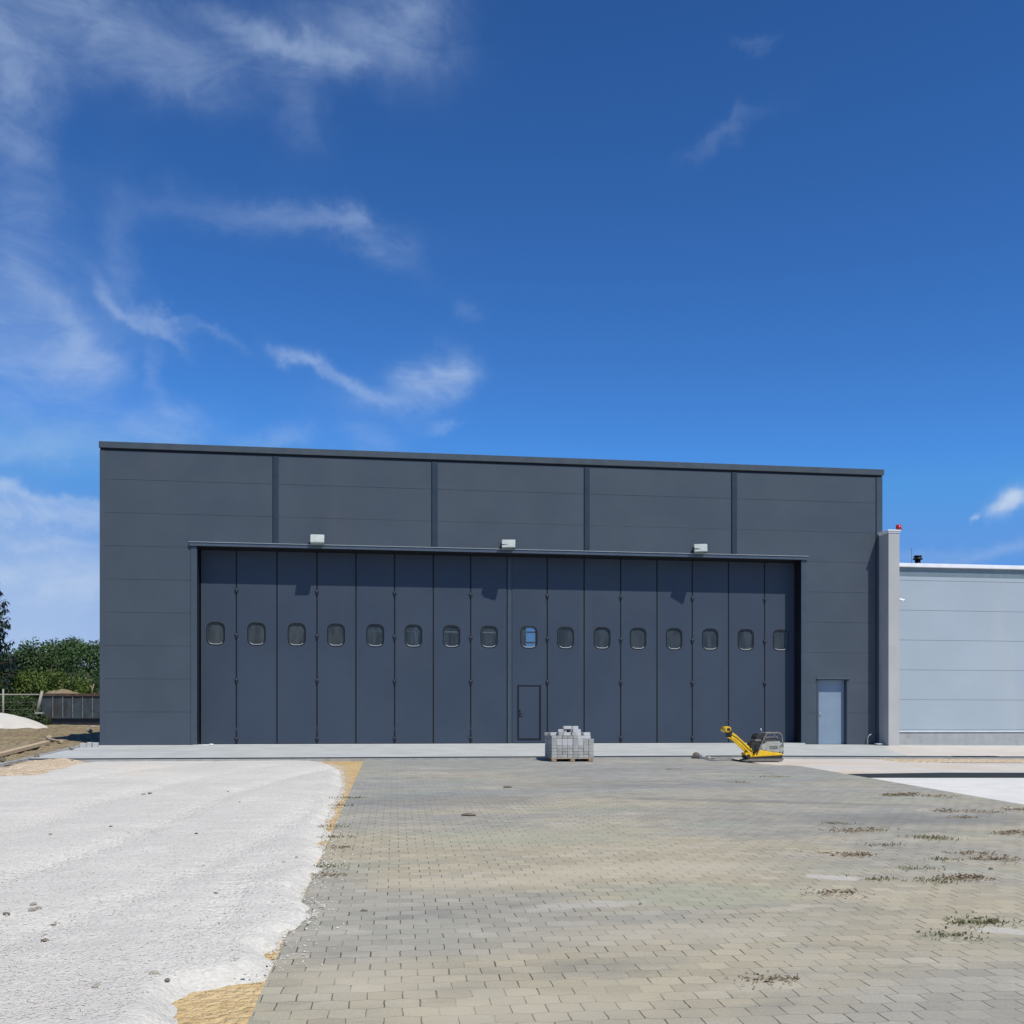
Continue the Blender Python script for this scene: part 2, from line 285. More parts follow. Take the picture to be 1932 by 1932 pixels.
# ------------------------------------------------------------------ mesh helpers
def link(o, parent=None):
    C.objects.link(o)
    if parent: o.parent = parent
    return o
def tag(o, label=None, cat=None, group=None, kind=None):
    if label: o['label'] = label
    if cat: o['category'] = cat
    if group: o['group'] = group
    if kind: o['kind'] = kind
    return o
def empty(name, loc, label, cat, group=None, rz=0):
    o = bpy.data.objects.new(name, None); o.empty_display_size = .3; link(o); o.location = loc; o.rotation_euler = (0, 0, rz)
    return tag(o, label, cat, group)
class MB:
    def __init__(s): s.b = bmesh.new()
    def box(s, x0, x1, y0, y1, z0, z1, bev=0.0, mt=None, seg=1):
        r = bmesh.ops.create_cube(s.b, size=1)
        vs = r['verts']
        for v in vs: v.co = Vector((x0+(v.co.x+.5)*(x1-x0), y0+(v.co.y+.5)*(y1-y0), z0+(v.co.z+.5)*(z1-z0)))
        if mt is not None: bmesh.ops.transform(s.b, matrix=mt, verts=vs)
        if bev:
            es = list({e for v in vs for e in v.link_edges})
            bmesh.ops.bevel(s.b, geom=es, offset=bev, segments=seg, affect='EDGES', profile=.6)
        return s
    def prism(s, pts, y0, y1, bev=0.0):          # outline in x,z pushed along y
        a = [s.b.verts.new((p[0], y0, p[1])) for p in pts]; b = [s.b.verts.new((p[0], y1, p[1])) for p in pts]
        n = len(pts); fs = [s.b.faces.new(a), s.b.faces.new(b[::-1])]
        for i in range(n): fs.append(s.b.faces.new((a[i], b[i], b[(i+1) % n], a[(i+1) % n])))
        bmesh.ops.recalc_face_normals(s.b, faces=fs)
        if bev:
            es = list({e for f in fs[:2] for e in f.edges})
            bmesh.ops.bevel(s.b, geom=es, offset=bev, segments=2, affect='EDGES', profile=.6)
        return s
    def tube(s, pts, r, n=8, r2=None, cap=True):
        pts = [Vector(p) for p in pts]; rings = []; L = len(pts)
        for i, p in enumerate(pts):
            d = (pts[min(i+1, L-1)] - pts[max(i-1, 0)]).normalized()
            u = d.cross(Vector((0, 0, 1)));
            if u.length < .05: u = d.cross(Vector((0, 1, 0)))
            u.normalize(); w = d.cross(u); rr = r if r2 is None else r + (r2-r)*i/(L-1)
            rings.append([s.b.verts.new(p + (u*math.cos(2*math.pi*k/n) + w*math.sin(2*math.pi*k/n))*rr) for k in range(n)])
        for i in range(L-1):
            for k in range(n): s.b.faces.new((rings[i][k], rings[i][(k+1) % n], rings[i+1][(k+1) % n], rings[i+1][k])).smooth = True
        if cap: s.b.faces.new(rings[0][::-1]); s.b.faces.new(rings[-1])
        return s
    def quad(s, a, b, c, d): s.b.faces.new([s.b.verts.new(p) for p in (a, b, c, d)]); return s
    def build(s, name, m, parent=None, loc=None):
        bmesh.ops.recalc_face_normals(s.b, faces=s.b.faces)
        me = bpy.data.meshes.new(name); s.b.to_mesh(me); s.b.free(); me.materials.append(m)
        o = bpy.data.objects.new(name, me); link(o, parent)
        if loc is not None: o.location = loc
        return o
def np_mesh(name, v, f, m, smooth=False, parent=None):
    me = bpy.data.meshes.new(name); v = np.asarray(v, np.float32); f = np.asarray(f, np.int32); n = len(f); k = f.shape[1]
    me.vertices.add(len(v)); me.vertices.foreach_set('co', v.ravel())
    me.loops.add(n*k); me.loops.foreach_set('vertex_index', f.ravel())
    me.polygons.add(n); me.polygons.foreach_set('loop_start', np.arange(n)*k); me.polygons.foreach_set('loop_total', np.full(n, k))
    me.polygons.foreach_set('use_smooth', np.full(n, smooth)); me.update(calc_edges=True); me.validate(); me.materials.append(m)
    o = bpy.data.objects.new(name, me); return link(o, parent)
def vnoise(x, y, seed=0):                        # value noise on arrays
    xi = np.floor(x).astype(np.int64); yi = np.floor(y).astype(np.int64); fx = x-xi; fy = y-yi
    fx = fx*fx*(3-2*fx); fy = fy*fy*(3-2*fy)
    def h(a, b):
        n = (a*374761393 + b*668265263 + seed*982451653) & 0x7fffffff
        n = ((n ^ (n >> 13))*1274126177) & 0x7fffffff
        return ((n ^ (n >> 16)) & 0xffff)/65535.0
    return (h(xi, yi)*(1-fx)+h(xi+1, yi)*fx)*(1-fy)+(h(xi, yi+1)*(1-fx)+h(xi+1, yi+1)*fx)*fy
def fbm(x, y, o=4, seed=0):
    s = 0; a = .5; t = 0
    for i in range(o): s = s+a*vnoise(x*2**i, y*2**i, seed+i); t += a; a *= .5
    return s/t - .5

# ------------------------------------------------------------------ ground levels
def G(x, y):
    x = np.asarray(x, float); y = np.asarray(y, float)
    z = np.where(y <= -6, -.26+.0306*(y+6), np.where(y <= 0, -.26+.24*(y+6)/6, -.02+.024*np.minimum(y, 26)))
    z = np.maximum(z, -1.9)
    return z - .0075*np.clip(x-5, 0, 25)
def g1(x, y): return float(G(x, y))
def on_ground(px, py):
    r = ray(px, py); lo = 2.0
    k = lo
    while k < 150:
        p = CAM+r*k
        if p.z < g1(p.x, p.y): break
        lo = k; k += .25
    hi = k
    for _ in range(30):
        md = (lo+hi)/2; p = CAM+r*md
        if p.z < g1(p.x, p.y): hi = md
        else: lo = md
    return CAM+r*hi
def poly_sd(P, x, y):                            # signed distance, positive inside
    d = np.full(x.shape, 1e9); ins = np.zeros(x.shape, bool); n = len(P)
    for i in range(n):
        ax, ay = P[i]; bx, by = P[(i+1) % n]; ex, ey = bx-ax, by-ay
        t = np.clip(((x-ax)*ex+(y-ay)*ey)/(ex*ex+ey*ey+1e-9), 0, 1)
        d = np.minimum(d, np.hypot(x-ax-t*ex, y-ay-t*ey))
        c = ((ay > y) != (by > y)); xc = (bx-ax)*(y-ay)/((by-ay) if by != ay else 1e-9)+ax
        ins ^= (c & (x < xc))
    return np.where(ins, d, -d)
def grid(xs, ys):
    Xg, Yg = np.meshgrid(xs, ys); nx, ny = len(xs), len(ys)
    i = np.arange(nx*ny).reshape(ny, nx)
    f = np.stack([i[:-1, :-1], i[:-1, 1:], i[1:, 1:], i[1:, :-1]], -1).reshape(-1, 4)
    return Xg, Yg, f
def heap(name, P, xs, ys, hfun, m, jag=.12, jscale=2.0, base=-.05, keep=-.25, seed=3):
    Xg, Yg, f = grid(xs, ys)
    sdv = poly_sd(P, Xg, Yg) + jag*2*fbm(Xg*jscale, Yg*jscale, 4, seed)
    Zg = G(Xg, Yg) + hfun(Xg, Yg, sdv)
    ok = (sdv > keep).ravel(); ff = f[ok[f].all(1)]
    used = np.unique(ff); mp = np.full(Xg.size, -1); mp[used] = np.arange(len(used))
    v = np.stack([Xg.ravel(), Yg.ravel(), Zg.ravel()], -1)[used]
    return np_mesh(name, v, mp[ff], m, True)
def strips(name, x0, x1, step, ylo, yhi, off, m, skirt=0.0, ny=1, kx0=0.0, kx1=0.0):
    n = max(1, int(round((x1-x0)/step))); xs = np.linspace(x0, x1, n+1); v = []; f = []
    for i, x in enumerate(xs):
        t = i/n; kk = kx0*(1-t)+kx1*t; b = yhi(x)
        for _ in range(3): b = yhi(x+kk*(b+6.25))
        a = ylo(x); b = max(b, a+.01)
        for k in range(ny+1):
            y = a+(b-a)*k/ny; xx = x+kk*(y+6.25); v.append((xx, y, g1(xx, y)+(off(xx, y) if callable(off) else off)))
    w = ny+1
    for i in range(n):
        for k in range(ny): f.append((i*w+k, (i+1)*w+k, (i+1)*w+k+1, i*w+k+1))
    if skirt:
        def sk(ids):
            b = len(v)
            for j in ids: v.append((v[j][0], v[j][1], v[j][2]-skirt))
            for j in range(len(ids)-1): f.append((ids[j], ids[j+1], b+j+1, b+j))
        sk([i*w for i in range(n+1)]); sk([i*w+ny for i in range(n+1)]); sk(list(range(w))); sk([n*w+k for k in range(w)])
    return np_mesh(name, v, f, m)

XL = at(189, 1365, 0).x; XR = at(1664, 1365, 0).x                 # hangar front corners
WALL_H = 9.12
PE0, PE1 = on_ground(685, 1438), on_ground(466, 1932)               # two measured ends of the paving's left edge
PK = (PE1.x-PE0.x)/(PE1.y-PE0.y); XP = PE0.x+PK*(-6.25-PE0.y)
PROT = math.atan(PK)
M['paving'] = paving_mat()

# base terrain reaching the horizon
def axis(parts):
    return np.concatenate([np.arange(a, b, s) for a, b, s in parts])
Xg, Yg, f = grid(axis([(-1200, -100, 100), (-100, -40, 5), (-40, 60, 1), (60, 100, 5), (100, 1300, 100)]),
                 axis([(-120, -50, 10), (-50, -8, 1), (-8, 2, .5), (2, 30, 1), (30, 100, 5), (100, 1500, 100)]))
Zg = G(Xg, Yg) - .12 - .5*((Xg > XL+1.2) & (Xg < 44) & (Yg > .5) & (Yg < 21))
tag(np_mesh('ground', np.stack([Xg.ravel(), Yg.ravel(), Zg.ravel()], -1), f, M['ground'], True), kind='structure')

# diagonal edge of the paving on the right
DG = [(1380, 1436.5), (1490, 1445), (1530, 1456), (1570, 1465), (1640, 1482), (1700, 1500), (1762, 1517), (1932, 1521)]
DGW = [on_ground(*p) for p in DG]
dgx = [p.x for p in DGW]+[60]; dgy = [p.y for p in DGW]+[DGW[-1].y-.3]
def pave_hi(x):
    if x <= dgx[0]: return -6.25
    y = float(np.interp(x, dgx, dgy)); return min(-6.25, y + .10*math.sin(x*2.1) + .05*math.sin(x*5.3))
tag(strips('paving', XP, 44, .2, lambda x: -48, pave_hi, 0.0, M['paving'], skirt=.10, ny=6, kx0=PK), kind='structure')
# bedding sand left of the paving, bare between the blocks and the white stone
tag(strips('sand_bed', XL+.1, XP-.004, .5, lambda x: -48, lambda x: -6.25, -.035, M['sand'], ny=8, kx1=PK), kind='structure')

# apron slab in front of the hangar
XA = at(150, 1415, -3).x
AX0 = XL-.35
def apz(x, y): return -.0075*max(0, min(25, x-5)) - .20*min(1, max(0, -y/6.0)) + .002
def sheet(name, x0, x1, ys, zf, m, step=1.0, skirt=.2):
    n = int(round((x1-x0)/step)); xs = np.linspace(x0, x1, n+1); w = len(ys); v = []; f = []
    for x in xs:
        for y in ys: v.append((x, y, zf(x, y)))
    for i in range(n):
        for k in range(w-1): f.append((i*w+k, (i+1)*w+k, (i+1)*w+k+1, i*w+k+1))
    def sk(ids):
        b = len(v)
        for j in ids: v.append((v[j][0], v[j][1], v[j][2]-skirt))
        for j in range(len(ids)-1): f.append((ids[j], ids[j+1], b+j+1, b+j))
    sk([i*w for i in range(n+1)]); sk([i*w+w-1 for i in range(n+1)]); sk(list(range(w))); sk([n*w+k for k in range(w)])
    return np_mesh(name, v, f, m)
apron = tag(sheet('apron', AX0, 44, [-6, -3, 0, 1.0], apz, M['apron']), kind='structure')
sheet('joint_strip', AX0+.01, 44, [-6.035, -6.003], lambda x, y: apz(x, -6)-.006, M['board'], skirt=.035).parent = apron
tag(sheet('kerb', AX0, 44, [-6.25, -6.04], lambda x, y: apz(x, -6)-.035, M['kerb'], skirt=.3), kind='structure')
# sandy strip over the concrete in front of the pale warehouse
def yy(p): return (p.x, p.y)
SP = [yy(at(1690, 1413, -.8)), (44, -.1), (44, -6.0), (at(1700, 1428, -6).x, -6.0)]
Xs = np.arange(SP[0][0]-3, 44, .12); Ys = np.arange(-6.03, -.02, .12)
def hs(x, y, d):
    ap = -.0075*np.clip(x-5, 0, 25)-.20*np.clip(-y/6, 0, 1)+.002
    return ap - G(x, y) + np.where(d > 0, np.minimum(d*.05, .02), d*.1) + .006*fbm(x*2, y*2, 3)
tag(heap('sand_cover', SP, Xs, Ys, hs, M['slab'], jag=.9, jscale=.5, keep=-.5), kind='structure')

# pale slab, its dark edge board and the lower white ground on the right
YB = on_ground(1750, 1460).y
XB = at(1535, 1458, YB).x
tag(strips('slab', at(1400, 1440, -7).x, 44, .5, lambda x: YB, lambda x: -6.25, lambda x, y: -.012 + .04*(y+6.25)/(YB+6.25)*min(1, max(0, (x-XB)/3)), M['slab'], ny=4), kind='structure')
tag(strips('edge_board', XB, 44, .5, lambda x: YB-.05, lambda x: YB-.004, lambda x, y: -.016+.045*min(1, max(0, (x-XB)/3)), M['board'], skirt=.2), kind='structure')
tag(strips('white_ground', at(1500, 1460, YB).x-1, 44, .5, lambda x: DGW[-1].y-2, lambda x: YB-.054, -.085, M['white_ground'], ny=4), kind='structure')
# ochre line of sand below the kerb on the right
SO = [yy(at(1640, 1435, -6.3)), (44, -6.26), (44, -7.3), yy(on_ground(1800, 1441)), yy(on_ground(1700, 1438))]
tag(heap('sand_line', SO, np.arange(SO[0][0]-1, 44, .1), np.arange(-8, -6.2, .06), lambda x, y, d: -.01+np.where(d > 0, np.minimum(d*.1, .02), d*.15), M['pinksand'], jag=.15, keep=-.2), kind='structure')

# white crushed stone on the left
GP = [(-420, 1500), (0, 1470), (60, 1466), (110, 1450), (150, 1437), (190, 1433), (400, 1431), (560, 1427.5), (601, 1434), (625, 1441), (645, 1451), (650, 1462), (656, 1478), (652, 1490),
      (641, 1515), (630, 1540), (623, 1566), (619, 1588), (624, 1608), (622, 1626), (620, 1646), (600, 1671), (587, 1692), (597, 1704), (620, 1714), (600, 1735), (584, 1747), (562, 1758), (548, 1772), (542, 1789),
      (536, 1807), (526, 1826), (508, 1844), (456, 1850), (420, 1856), (385, 1866), (360, 1892), (341, 1917), (318, 1938), (260, 2050), (-420, 2050)]
GW = [yy(on_ground(*p)) for p in GP]
trk = [on_ground(478, 1640), on_ground(395, 1760)]
tdx, tdy = trk[1].x-trk[0].x, trk[1].y-trk[0].y; tl = math.hypot(tdx, tdy); tdx /= tl; tdy /= tl
def hg(x, y, d):
    core = np.clip(d/.28, 0, 1); core = core*core*(3-2*core)
    h = np.where(d > 0, -.045+.105*core, -.045+d*.6)
    h = h + .05*core*fbm(x*.45, y*.45, 3, 11) + .034*core*fbm(x*1.4, y*3.6, 3, 12) + .012*fbm(x*7, y*7, 3, 13)*np.clip(d*4+1, 0, 1)
    # wheel ruts swinging from the lower left to the hangar
    s = (x-trk[0].x)*tdx+(y-trk[0].y)*tdy; q = -(x-trk[0].x)*tdy+(y-trk[0].y)*tdx
    env = np.exp(-(q/.16)**4)*np.clip((s+.1)*4, 0, 1)*np.clip((tl+.3-s)*4, 0, 1)
    h = h + env*(.014*np.sin(s*2*np.pi/.115)-.018)
    for o, w, a in ((1.3, .22, .018), (2.9, .22, .02), (4.6, .3, .016), (6.9, .3, .015)):
        qq = (x-GW[18][0]+o)-(y-GW[18][1])*.22+.35*np.sin(y*.35)
        h = h - 1.9*a*core*np.exp(-(qq/w)**2)*(1+.35*np.sin((y+x*.3)*2*np.pi/.13))
    h = np.where(d > 0, -.03+(h+.03)*np.clip((-5.9-y)/3.2, .22, 1), h)
    h = h + .10*np.exp(-(((x-GW[7][0])/1.6)**2+((y-GW[7][1]+.3)/.6)**2))*core
    return h
def gravel_z(x, y):
    X1, Y1 = np.atleast_1d(np.asarray(x, float)), np.atleast_1d(np.asarray(y, float))
    sdv = poly_sd(GW, X1, Y1)+.32*fbm(X1*3.2, Y1*3.2, 4, 21)
    return np.maximum(G(X1, Y1)+hg(X1, Y1, sdv), G(X1, Y1)-.035)
gx0 = min(p[0] for p in GW)
Xs = np.concatenate([np.arange(gx0, -12, .2), np.arange(-12, XP+.6, .045)])
Ys = np.concatenate([np.arange(-29.5, -16, .045), np.arange(-16, -5.9, .09)])
tag(heap('gravel', GW, Xs, Ys, hg, M['gravel'], jag=.16, jscale=3.2, keep=-.12, seed=21), kind='structure')

# loose crumbs of stone spilt over the edge of the paving
def crumbs(name, pts, smin, smax, m, kind='stuff'):
    base = np.array([(1, 0, 0), (-.8, .2, .1), (0, 1, .1), (.1, -.9, 0), (.1, .1, .8), (0, 0, -.5)])
    fc = np.array([(0, 2, 4), (2, 1, 4), (1, 3, 4), (3, 0, 4), (2, 0, 5), (1, 2, 5), (3, 1, 5), (0, 3, 5)])
    V = []; Fc = []; rs = np.random.RandomState(4)
    for i, (x, y, z) in enumerate(pts):
        s = smin+(smax-smin)*rs.rand()**2; a = rs.rand()*6.28; c, sn = math.cos(a), math.sin(a)
        b = base*(1+.35*rs.randn(6, 3))*s; bx = b[:, 0]*c-b[:, 1]*sn; by = b[:, 0]*sn+b[:, 1]*c
        V.append(np.stack([bx+x, by+y, b[:, 2]*.8+z+s*.25], -1)); Fc.append(fc+6*i)
    o = np_mesh(name, np.concatenate(V), np.concatenate(Fc), m); return tag(o, kind=kind)
rs = np.random.RandomState(9); cp = []
edge = GW[9:34]
for i in range(len(edge)-1):
    a, b = edge[i], edge[i+1]; L = math.hypot(b[0]-a[0], b[1]-a[1])
    for _ in range(int(L*110)):
        t = rs.rand(); off = rs.exponential(.11)-.10
        nx, ny = (b[1]-a[1])/L, -(b[0]-a[0])/L
        x = a[0]+(b[0]-a[0])*t-nx*off*-1*(-1); y = a[1]+(b[1]-a[1])*t-ny*off
        x = a[0]+(b[0]-a[0])*t+abs(off)*.9*(1 if off > 0 else -1)
        cp.append((x, y, g1(x, y)+(.0 if off > 0 else .02)))
o = crumbs('gravel_crumbs', cp, .004, .016, M['gravel']); tag(o, 'loose white stone chips spilt along the edge of the paving', 'gravel')
cp = []
for _ in range(16000):
    px = rs.uniform(-20, 630); py = rs.uniform(1560, 1950); p = on_ground(px, py)
    if rs.rand() < .55: cp.append((p.x, p.y, p.z+.058))
cpa = np.array(cp); inside = poly_sd(GW, cpa[:, 0], cpa[:, 1]) > .25
cpa[:, 2] = gravel_z(cpa[:, 0], cpa[:, 1])
o = crumbs('gravel_stones', cpa[inside], .004, .012, M['gravel']); tag(o, 'small pale stones lying on top of the crushed stone', 'gravel')

# soil on the left beyond the side kerb
DP = [(XL-.35, 6), (XL-.35, -16), (-60, -16), (-60, 24), (XL-.35, 24)]
def hd(x, y, d):
    return .02+.16*fbm(x*.5, y*.5, 4, 31)*np.clip(d*.8, 0, 1)+.22*fbm(x*1.6, y*1.6, 5, 32)*np.clip(d*1.5, .15, 1)+.12*np.exp(-((y+1.5)/1.6)**2)*np.clip((d-1.0)*.5, 0, 1)
tag(heap('soil', DP, np.arange(-42, XL+.1, .14), np.arange(-15, 26, .14), hd, M['soil'], jag=.05, keep=-.1), kind='structure')
kb = MB()
ys = np.linspace(-17, -.2, 18)
for a, b in zip(ys[:-1], ys[1:]):
    za = g1(XL-.4, a)+.07; zb = g1(XL-.4, b)+.07
    p = [(XL-.42, a+.004, za), (XL-.32, a+.004, za), (XL-.32, b-.004, zb), (XL-.42, b-.004, zb)]
    t = [kb.b.verts.new(q) for q in p]; l = [kb.b.verts.new((q[0], q[1], q[2]-.3)) for q in p]
    kb.b.faces.new(t)
    for i in range(4): kb.b.faces.new((t[i], t[(i+1) % 4], l[(i+1) % 4], l[i]))
tag(kb.build('side_kerb', M['plinth']), kind='structure')
PS = [(XL-.30, -6.3), yy(on_ground(160, 1432)), yy(on_ground(150, 1440)), yy(on_ground(100, 1457)), yy(on_ground(50, 1470)), yy(on_ground(0, 1476)), yy(on_ground(-200, 1490)), (XL-.30, -18)]
PS = [(XL-.30, -6.3), yy(on_ground(175, 1433)), yy(on_ground(130, 1450)), yy(on_ground(60, 1472)), yy(on_ground(0, 1480)), yy(on_ground(-250, 1500)), (XL-.30, -19)]
tag(heap('orange_rubble', PS, np.arange(XL-1, -6, .07), np.arange(-19, -6.27, .07), lambda x, y, d: -.03+.10*np.clip(d*1.5+.2, 0, 1)+.09*fbm(x*3, y*3, 4, 41), M['pinksand'], jag=.1, keep=-.1), kind='structure')

# ================================================================== HANGAR
hangar = empty('hangar_building', (0, 0, 0), 'large anthracite metal-clad hangar with a wide folding door of sixteen leaves', 'hangar')
ol = at(371, 1365, 0).x; orr = at(1512, 1365, 0).x; OH = 6.05; LY = .55
sdl = at(1544, 1365, 0).x; sdr = at(1598.5, 1365, 0).x; SDH = 2.12
fw = MB()
def clad(mb, x0, x1, z0, z1, y0=0.0, off=0.0, t=.1, g=.0035):
    zs = [z0]; k = math.floor(z0-off)+1+off
    while k < z1-.03:
        if k > z0+.03: zs.append(k)
        k += 1
    zs.append(z1)
    for a, b in zip(zs[:-1], zs[1:]): mb.box(x0, x1, y0, y0+t, a+(g if a > z0 else 0), b-(g if b < z1 else 0), bev=.0035)
    mb.box(x0+.012, x1-.012, y0+.016, y0+t+.02, z0+.01, z1-.01)
clad(fw, XL, ol, -.30, 5.998)
fw.prism([(XL, 6.004), (ol, 6.004), (ol, OH+.02), (orr, OH+.02), (orr, 6.004), (XR, 6.004), (XR, 6.995), (XL, 6.995)], 0, .1, bev=.0035)
fw.box(XL+.012, XR-.012, .016, .12, OH+.03, 6.99)
clad(fw, XL, XR, 7.0, WALL_H-.10)
clad(fw, orr, XR, 3.0, 5.998); clad(fw, orr, sdl, -.35, 1.998); clad(fw, sdr, XR, -.35, 1.998)
fw.prism([(orr, 2.004), (sdl, 2.004), (sdl, SDH), (sdr, SDH), (sdr, 2.004), (XR, 2.004), (XR, 2.995), (orr, 2.995)], 0, .1, bev=.0035)
fw.box(orr+.012, XR-.012, .016, .12, SDH+.01, 2.99)
fw.build('front_wall', M['clad'], hangar)
for x0, x1 in ((XL+.004, XL+.12), (XR-.12, XR-.004)):
    s = MB(); s.box(x0, x1, .104, 22, -.6, WALL_H-.12); s.build('side_wall', M['clad'], hangar)
rw = MB(); WX0, WX1, WZ0, WZ1 = 3.92, 4.75, 4.15, 6.3
rw.box(XL+.12, WX0, 21.8, 22, -.6, WALL_H-.12); rw.box(WX1, XR-.12, 21.8, 22, -.6, WALL_H-.12)
rw.box(WX0, WX1, 21.8, 22, -.6, WZ0); rw.box(WX0, WX1, 21.8, 22, WZ1, WALL_H-.12)
rwo = rw.build('rear_wall', M['clad'], hangar)
wf = MB(); wf.box(WX0, WX1, 21.86, 21.92, 4.85, 4.93); wf.box(WX0+.5, WX0+.56, 21.86, 21.92, WZ0, WZ1); wf.box(WX0, WX1, 21.86, 21.92, 5.4, 5.47)
wf.build('window_frame', M['inside'], rwo)
rf = MB(); rf.box(XL+.12, XR-.12, .13, 21.8, WALL_H-.5, WALL_H-.35); roof = rf.build('roof', M['clad'], hangar)
fa = MB()
fa.box(XL-.03, XR+.05, -.055, .16, WALL_H-.19, WALL_H, bev=.006)
fa.box(XL-.03, XL+.18, .162, 22.05, WALL_H-.19, WALL_H); fa.box(XR-.18, XR+.05, .162, 22.05, WALL_H-.19, WALL_H); fa.box(XL+.182, XR-.182, 21.85, 22.05, WALL_H-.19, WALL_H)
fa.build('fascia', M['fascia'], roof)
gp = MB(); gp.box(XL+.002, XR-.02, -.006, .02, WALL_H-.255, WALL_H-.192); gp.build('shadow_gap', M['seal'], roof)
fl = MB(); fl.box(XL+.12, XR-.12, .62, 21.8, -.3, -.002); fl.build('floor', M['kerb'], hangar)
for a, b in ((515.5, 525.5), (815, 825.5), (1102.5, 1112), (1380.5, 1390)):
    p = MB(); p.box(at(a, 1365, 0).x, at(b, 1365, 0).x, -.032, -.001, OH+.12, WALL_H-.262, bev=.004); p.build('cover_strip', M['strip'], hangar)
    # thin black line painted as the shadow left of the strip
    p = MB(); p.box(at(a, 1365, 0).x-.022, at(a, 1365, 0).x-.002, -.003, .012, OH+.115, WALL_H-.262); p.build('dark_line', M['seal'], hangar)
ct = MB(); ct.box(at(1653.5, 1365, 0).x, XR+.012, -.016, .2, -.3, WALL_H-.262, bev=.004); ct.build('corner_trim', M['trim'], hangar)
ct = MB(); ct.box(XL-.012, XL+.14, -.012, .2, -.3, WALL_H-.262, bev=.004); ct.build('corner_trim', M['clad'], hangar)
ct = MB(); ct.box(at(1653.5, 1365, 0).x-.03, at(1653.5, 1365, 0).x-.002, -.004, .012, 0, WALL_H-.262); ct.build('dark_line', M['seal'], hangar)

df = MB()
df.box(ol-.17, ol+.012, -.022, .0139, -.05, OH-.01, bev=.004); dfo = df.build('door_jamb', M['trim'], hangar)
df = MB(); df.box(orr-.012, orr+.15, -.022, .0139, -.05, OH-.01, bev=.004); df.build('door_jamb', M['trim'], hangar)
for q_ in (ol+.001, orr-.012): df = MB(); df.box(q_-.0, q_+.011, .014, LY+.1, -.05, OH-.03); df.build('jamb_lining', M['seal'], hangar)  # lining coloured black to deepen the shade in the reveal
hl = MB(); hl.prism([(ol-.21, OH-.005), (orr+.2, OH-.005), (orr+.2, OH+.10), (ol-.21, OH+.10)], -.075, -.004, bev=.012)
hl.build('head_flashing', M['lintel'], dfo)
hl = MB(); hl.box(ol-.22, orr+.21, -.10, -.004, OH+.101, OH+.118, bev=.004); hl.build('drip_edge', M['hilite_drip'], dfo)
hs_ = MB(); hs_.box(ol, orr, -.06, LY+.3, OH-.022, OH-.006); hs_.build('head_lining', M['seal'], dfo)

EPX = [372, 446, 522.5, 598, 671.5, 744.5, 817.5, 888, 961, 1032.5, 1102, 1171, 1239.5, 1306, 1374.5, 1442.5]
EX = [at(p, 1365, LY).x for p in EPX]; EX[0] = ol+.03; EX.append(EX[-1]+1.2)
WPX = [407, 484, 560, 634, 708, 780, 852, 923, 998, 1067, 1136, 1204, 1272, 1340, 1407, 1473]
WZ = 3.44; WW = .50; WH = .67; WR = .17
def rrect(w, h, r, n=6):
    pts = []
    for cx, cz, a0 in ((w/2-r, h/2-r, 0), (-w/2+r, h/2-r, 90), (-w/2+r, -h/2+r, 180), (w/2-r, -h/2+r, 270)):
        for k in range(n+1): a = R(a0+90*k/n); pts.append((cx+r*math.cos(a), cz+r*math.sin(a)))
    return pts
def leaf_mesh(x0, x1, z0, z1, wx):
    mb = MB(); b = mb.b; inn = rrect(WW, WH, WR); pts = []
    cs = [(x1-wx, z1-WZ), (x0-wx, z1-WZ), (x0-wx, z0-WZ), (x1-wx, z0-WZ)]
    ang0 = [math.atan2(p[1], p[0]) for p in inn]
    out = []
    for px, pz in inn:
        k = 1e9
        if px > 1e-6: k = min(k, (x1-wx)/px)
        if px < -1e-6: k = min(k, (x0-wx)/px)
        if pz > 1e-6: k = min(k, (z1-WZ)/pz)
        if pz < -1e-6: k = min(k, (z0-WZ)/pz)
        out.append([px*k, pz*k])
    for c in cs:                                 # snap the nearest ray to each corner
        j = min(range(len(out)), key=lambda i: abs(math.atan2(out[i][1], out[i][0])-math.atan2(c[1], c[0]))); out[j] = list(c)
    n = len(inn)
    def ring(p, y): return [b.verts.new((wx+q[0], y, WZ+q[1])) for q in p]
    fo, fi, bo, bi = ring(out, LY), ring(inn, LY), ring(out, LY+.05), ring(inn, LY+.05)
    for i in range(n):
        j = (i+1) % n
        b.faces.new((fo[i], fo[j], fi[j], fi[i])); b.faces.new((bo[i], bi[i], bi[j], bo[j]))
        b.faces.new((fo[i], bo[i], bo[j], fo[j])); b.faces.new((fi[i], fi[j], bi[j], bi[i]))
    return mb
def ring_mesh(wx, w0, h0, r0, y0, w1, h1, r1, y1):
    mb = MB(); b = mb.b; A = rrect(w0, h0, r0); B = rrect(w1, h1, r1)
    a = [b.verts.new((wx+p[0], y0, WZ+p[1])) for p in A]; c = [b.verts.new((wx+p[0], y1, WZ+p[1])) for p in B]
    d = [b.verts.new((wx+p[0], y1+.004, WZ+p[1])) for p in A]; n = len(A)
    for i in range(n):
        j = (i+1) % n; b.faces.new((a[i], a[j], c[j], c[i])).smooth = True; b.faces.new((c[i], c[j], d[j], d[i])); b.faces.new((d[i], d[j], a[j], a[i]))
    return mb
HZ = [4.77, 3.38, 1.98, .16]
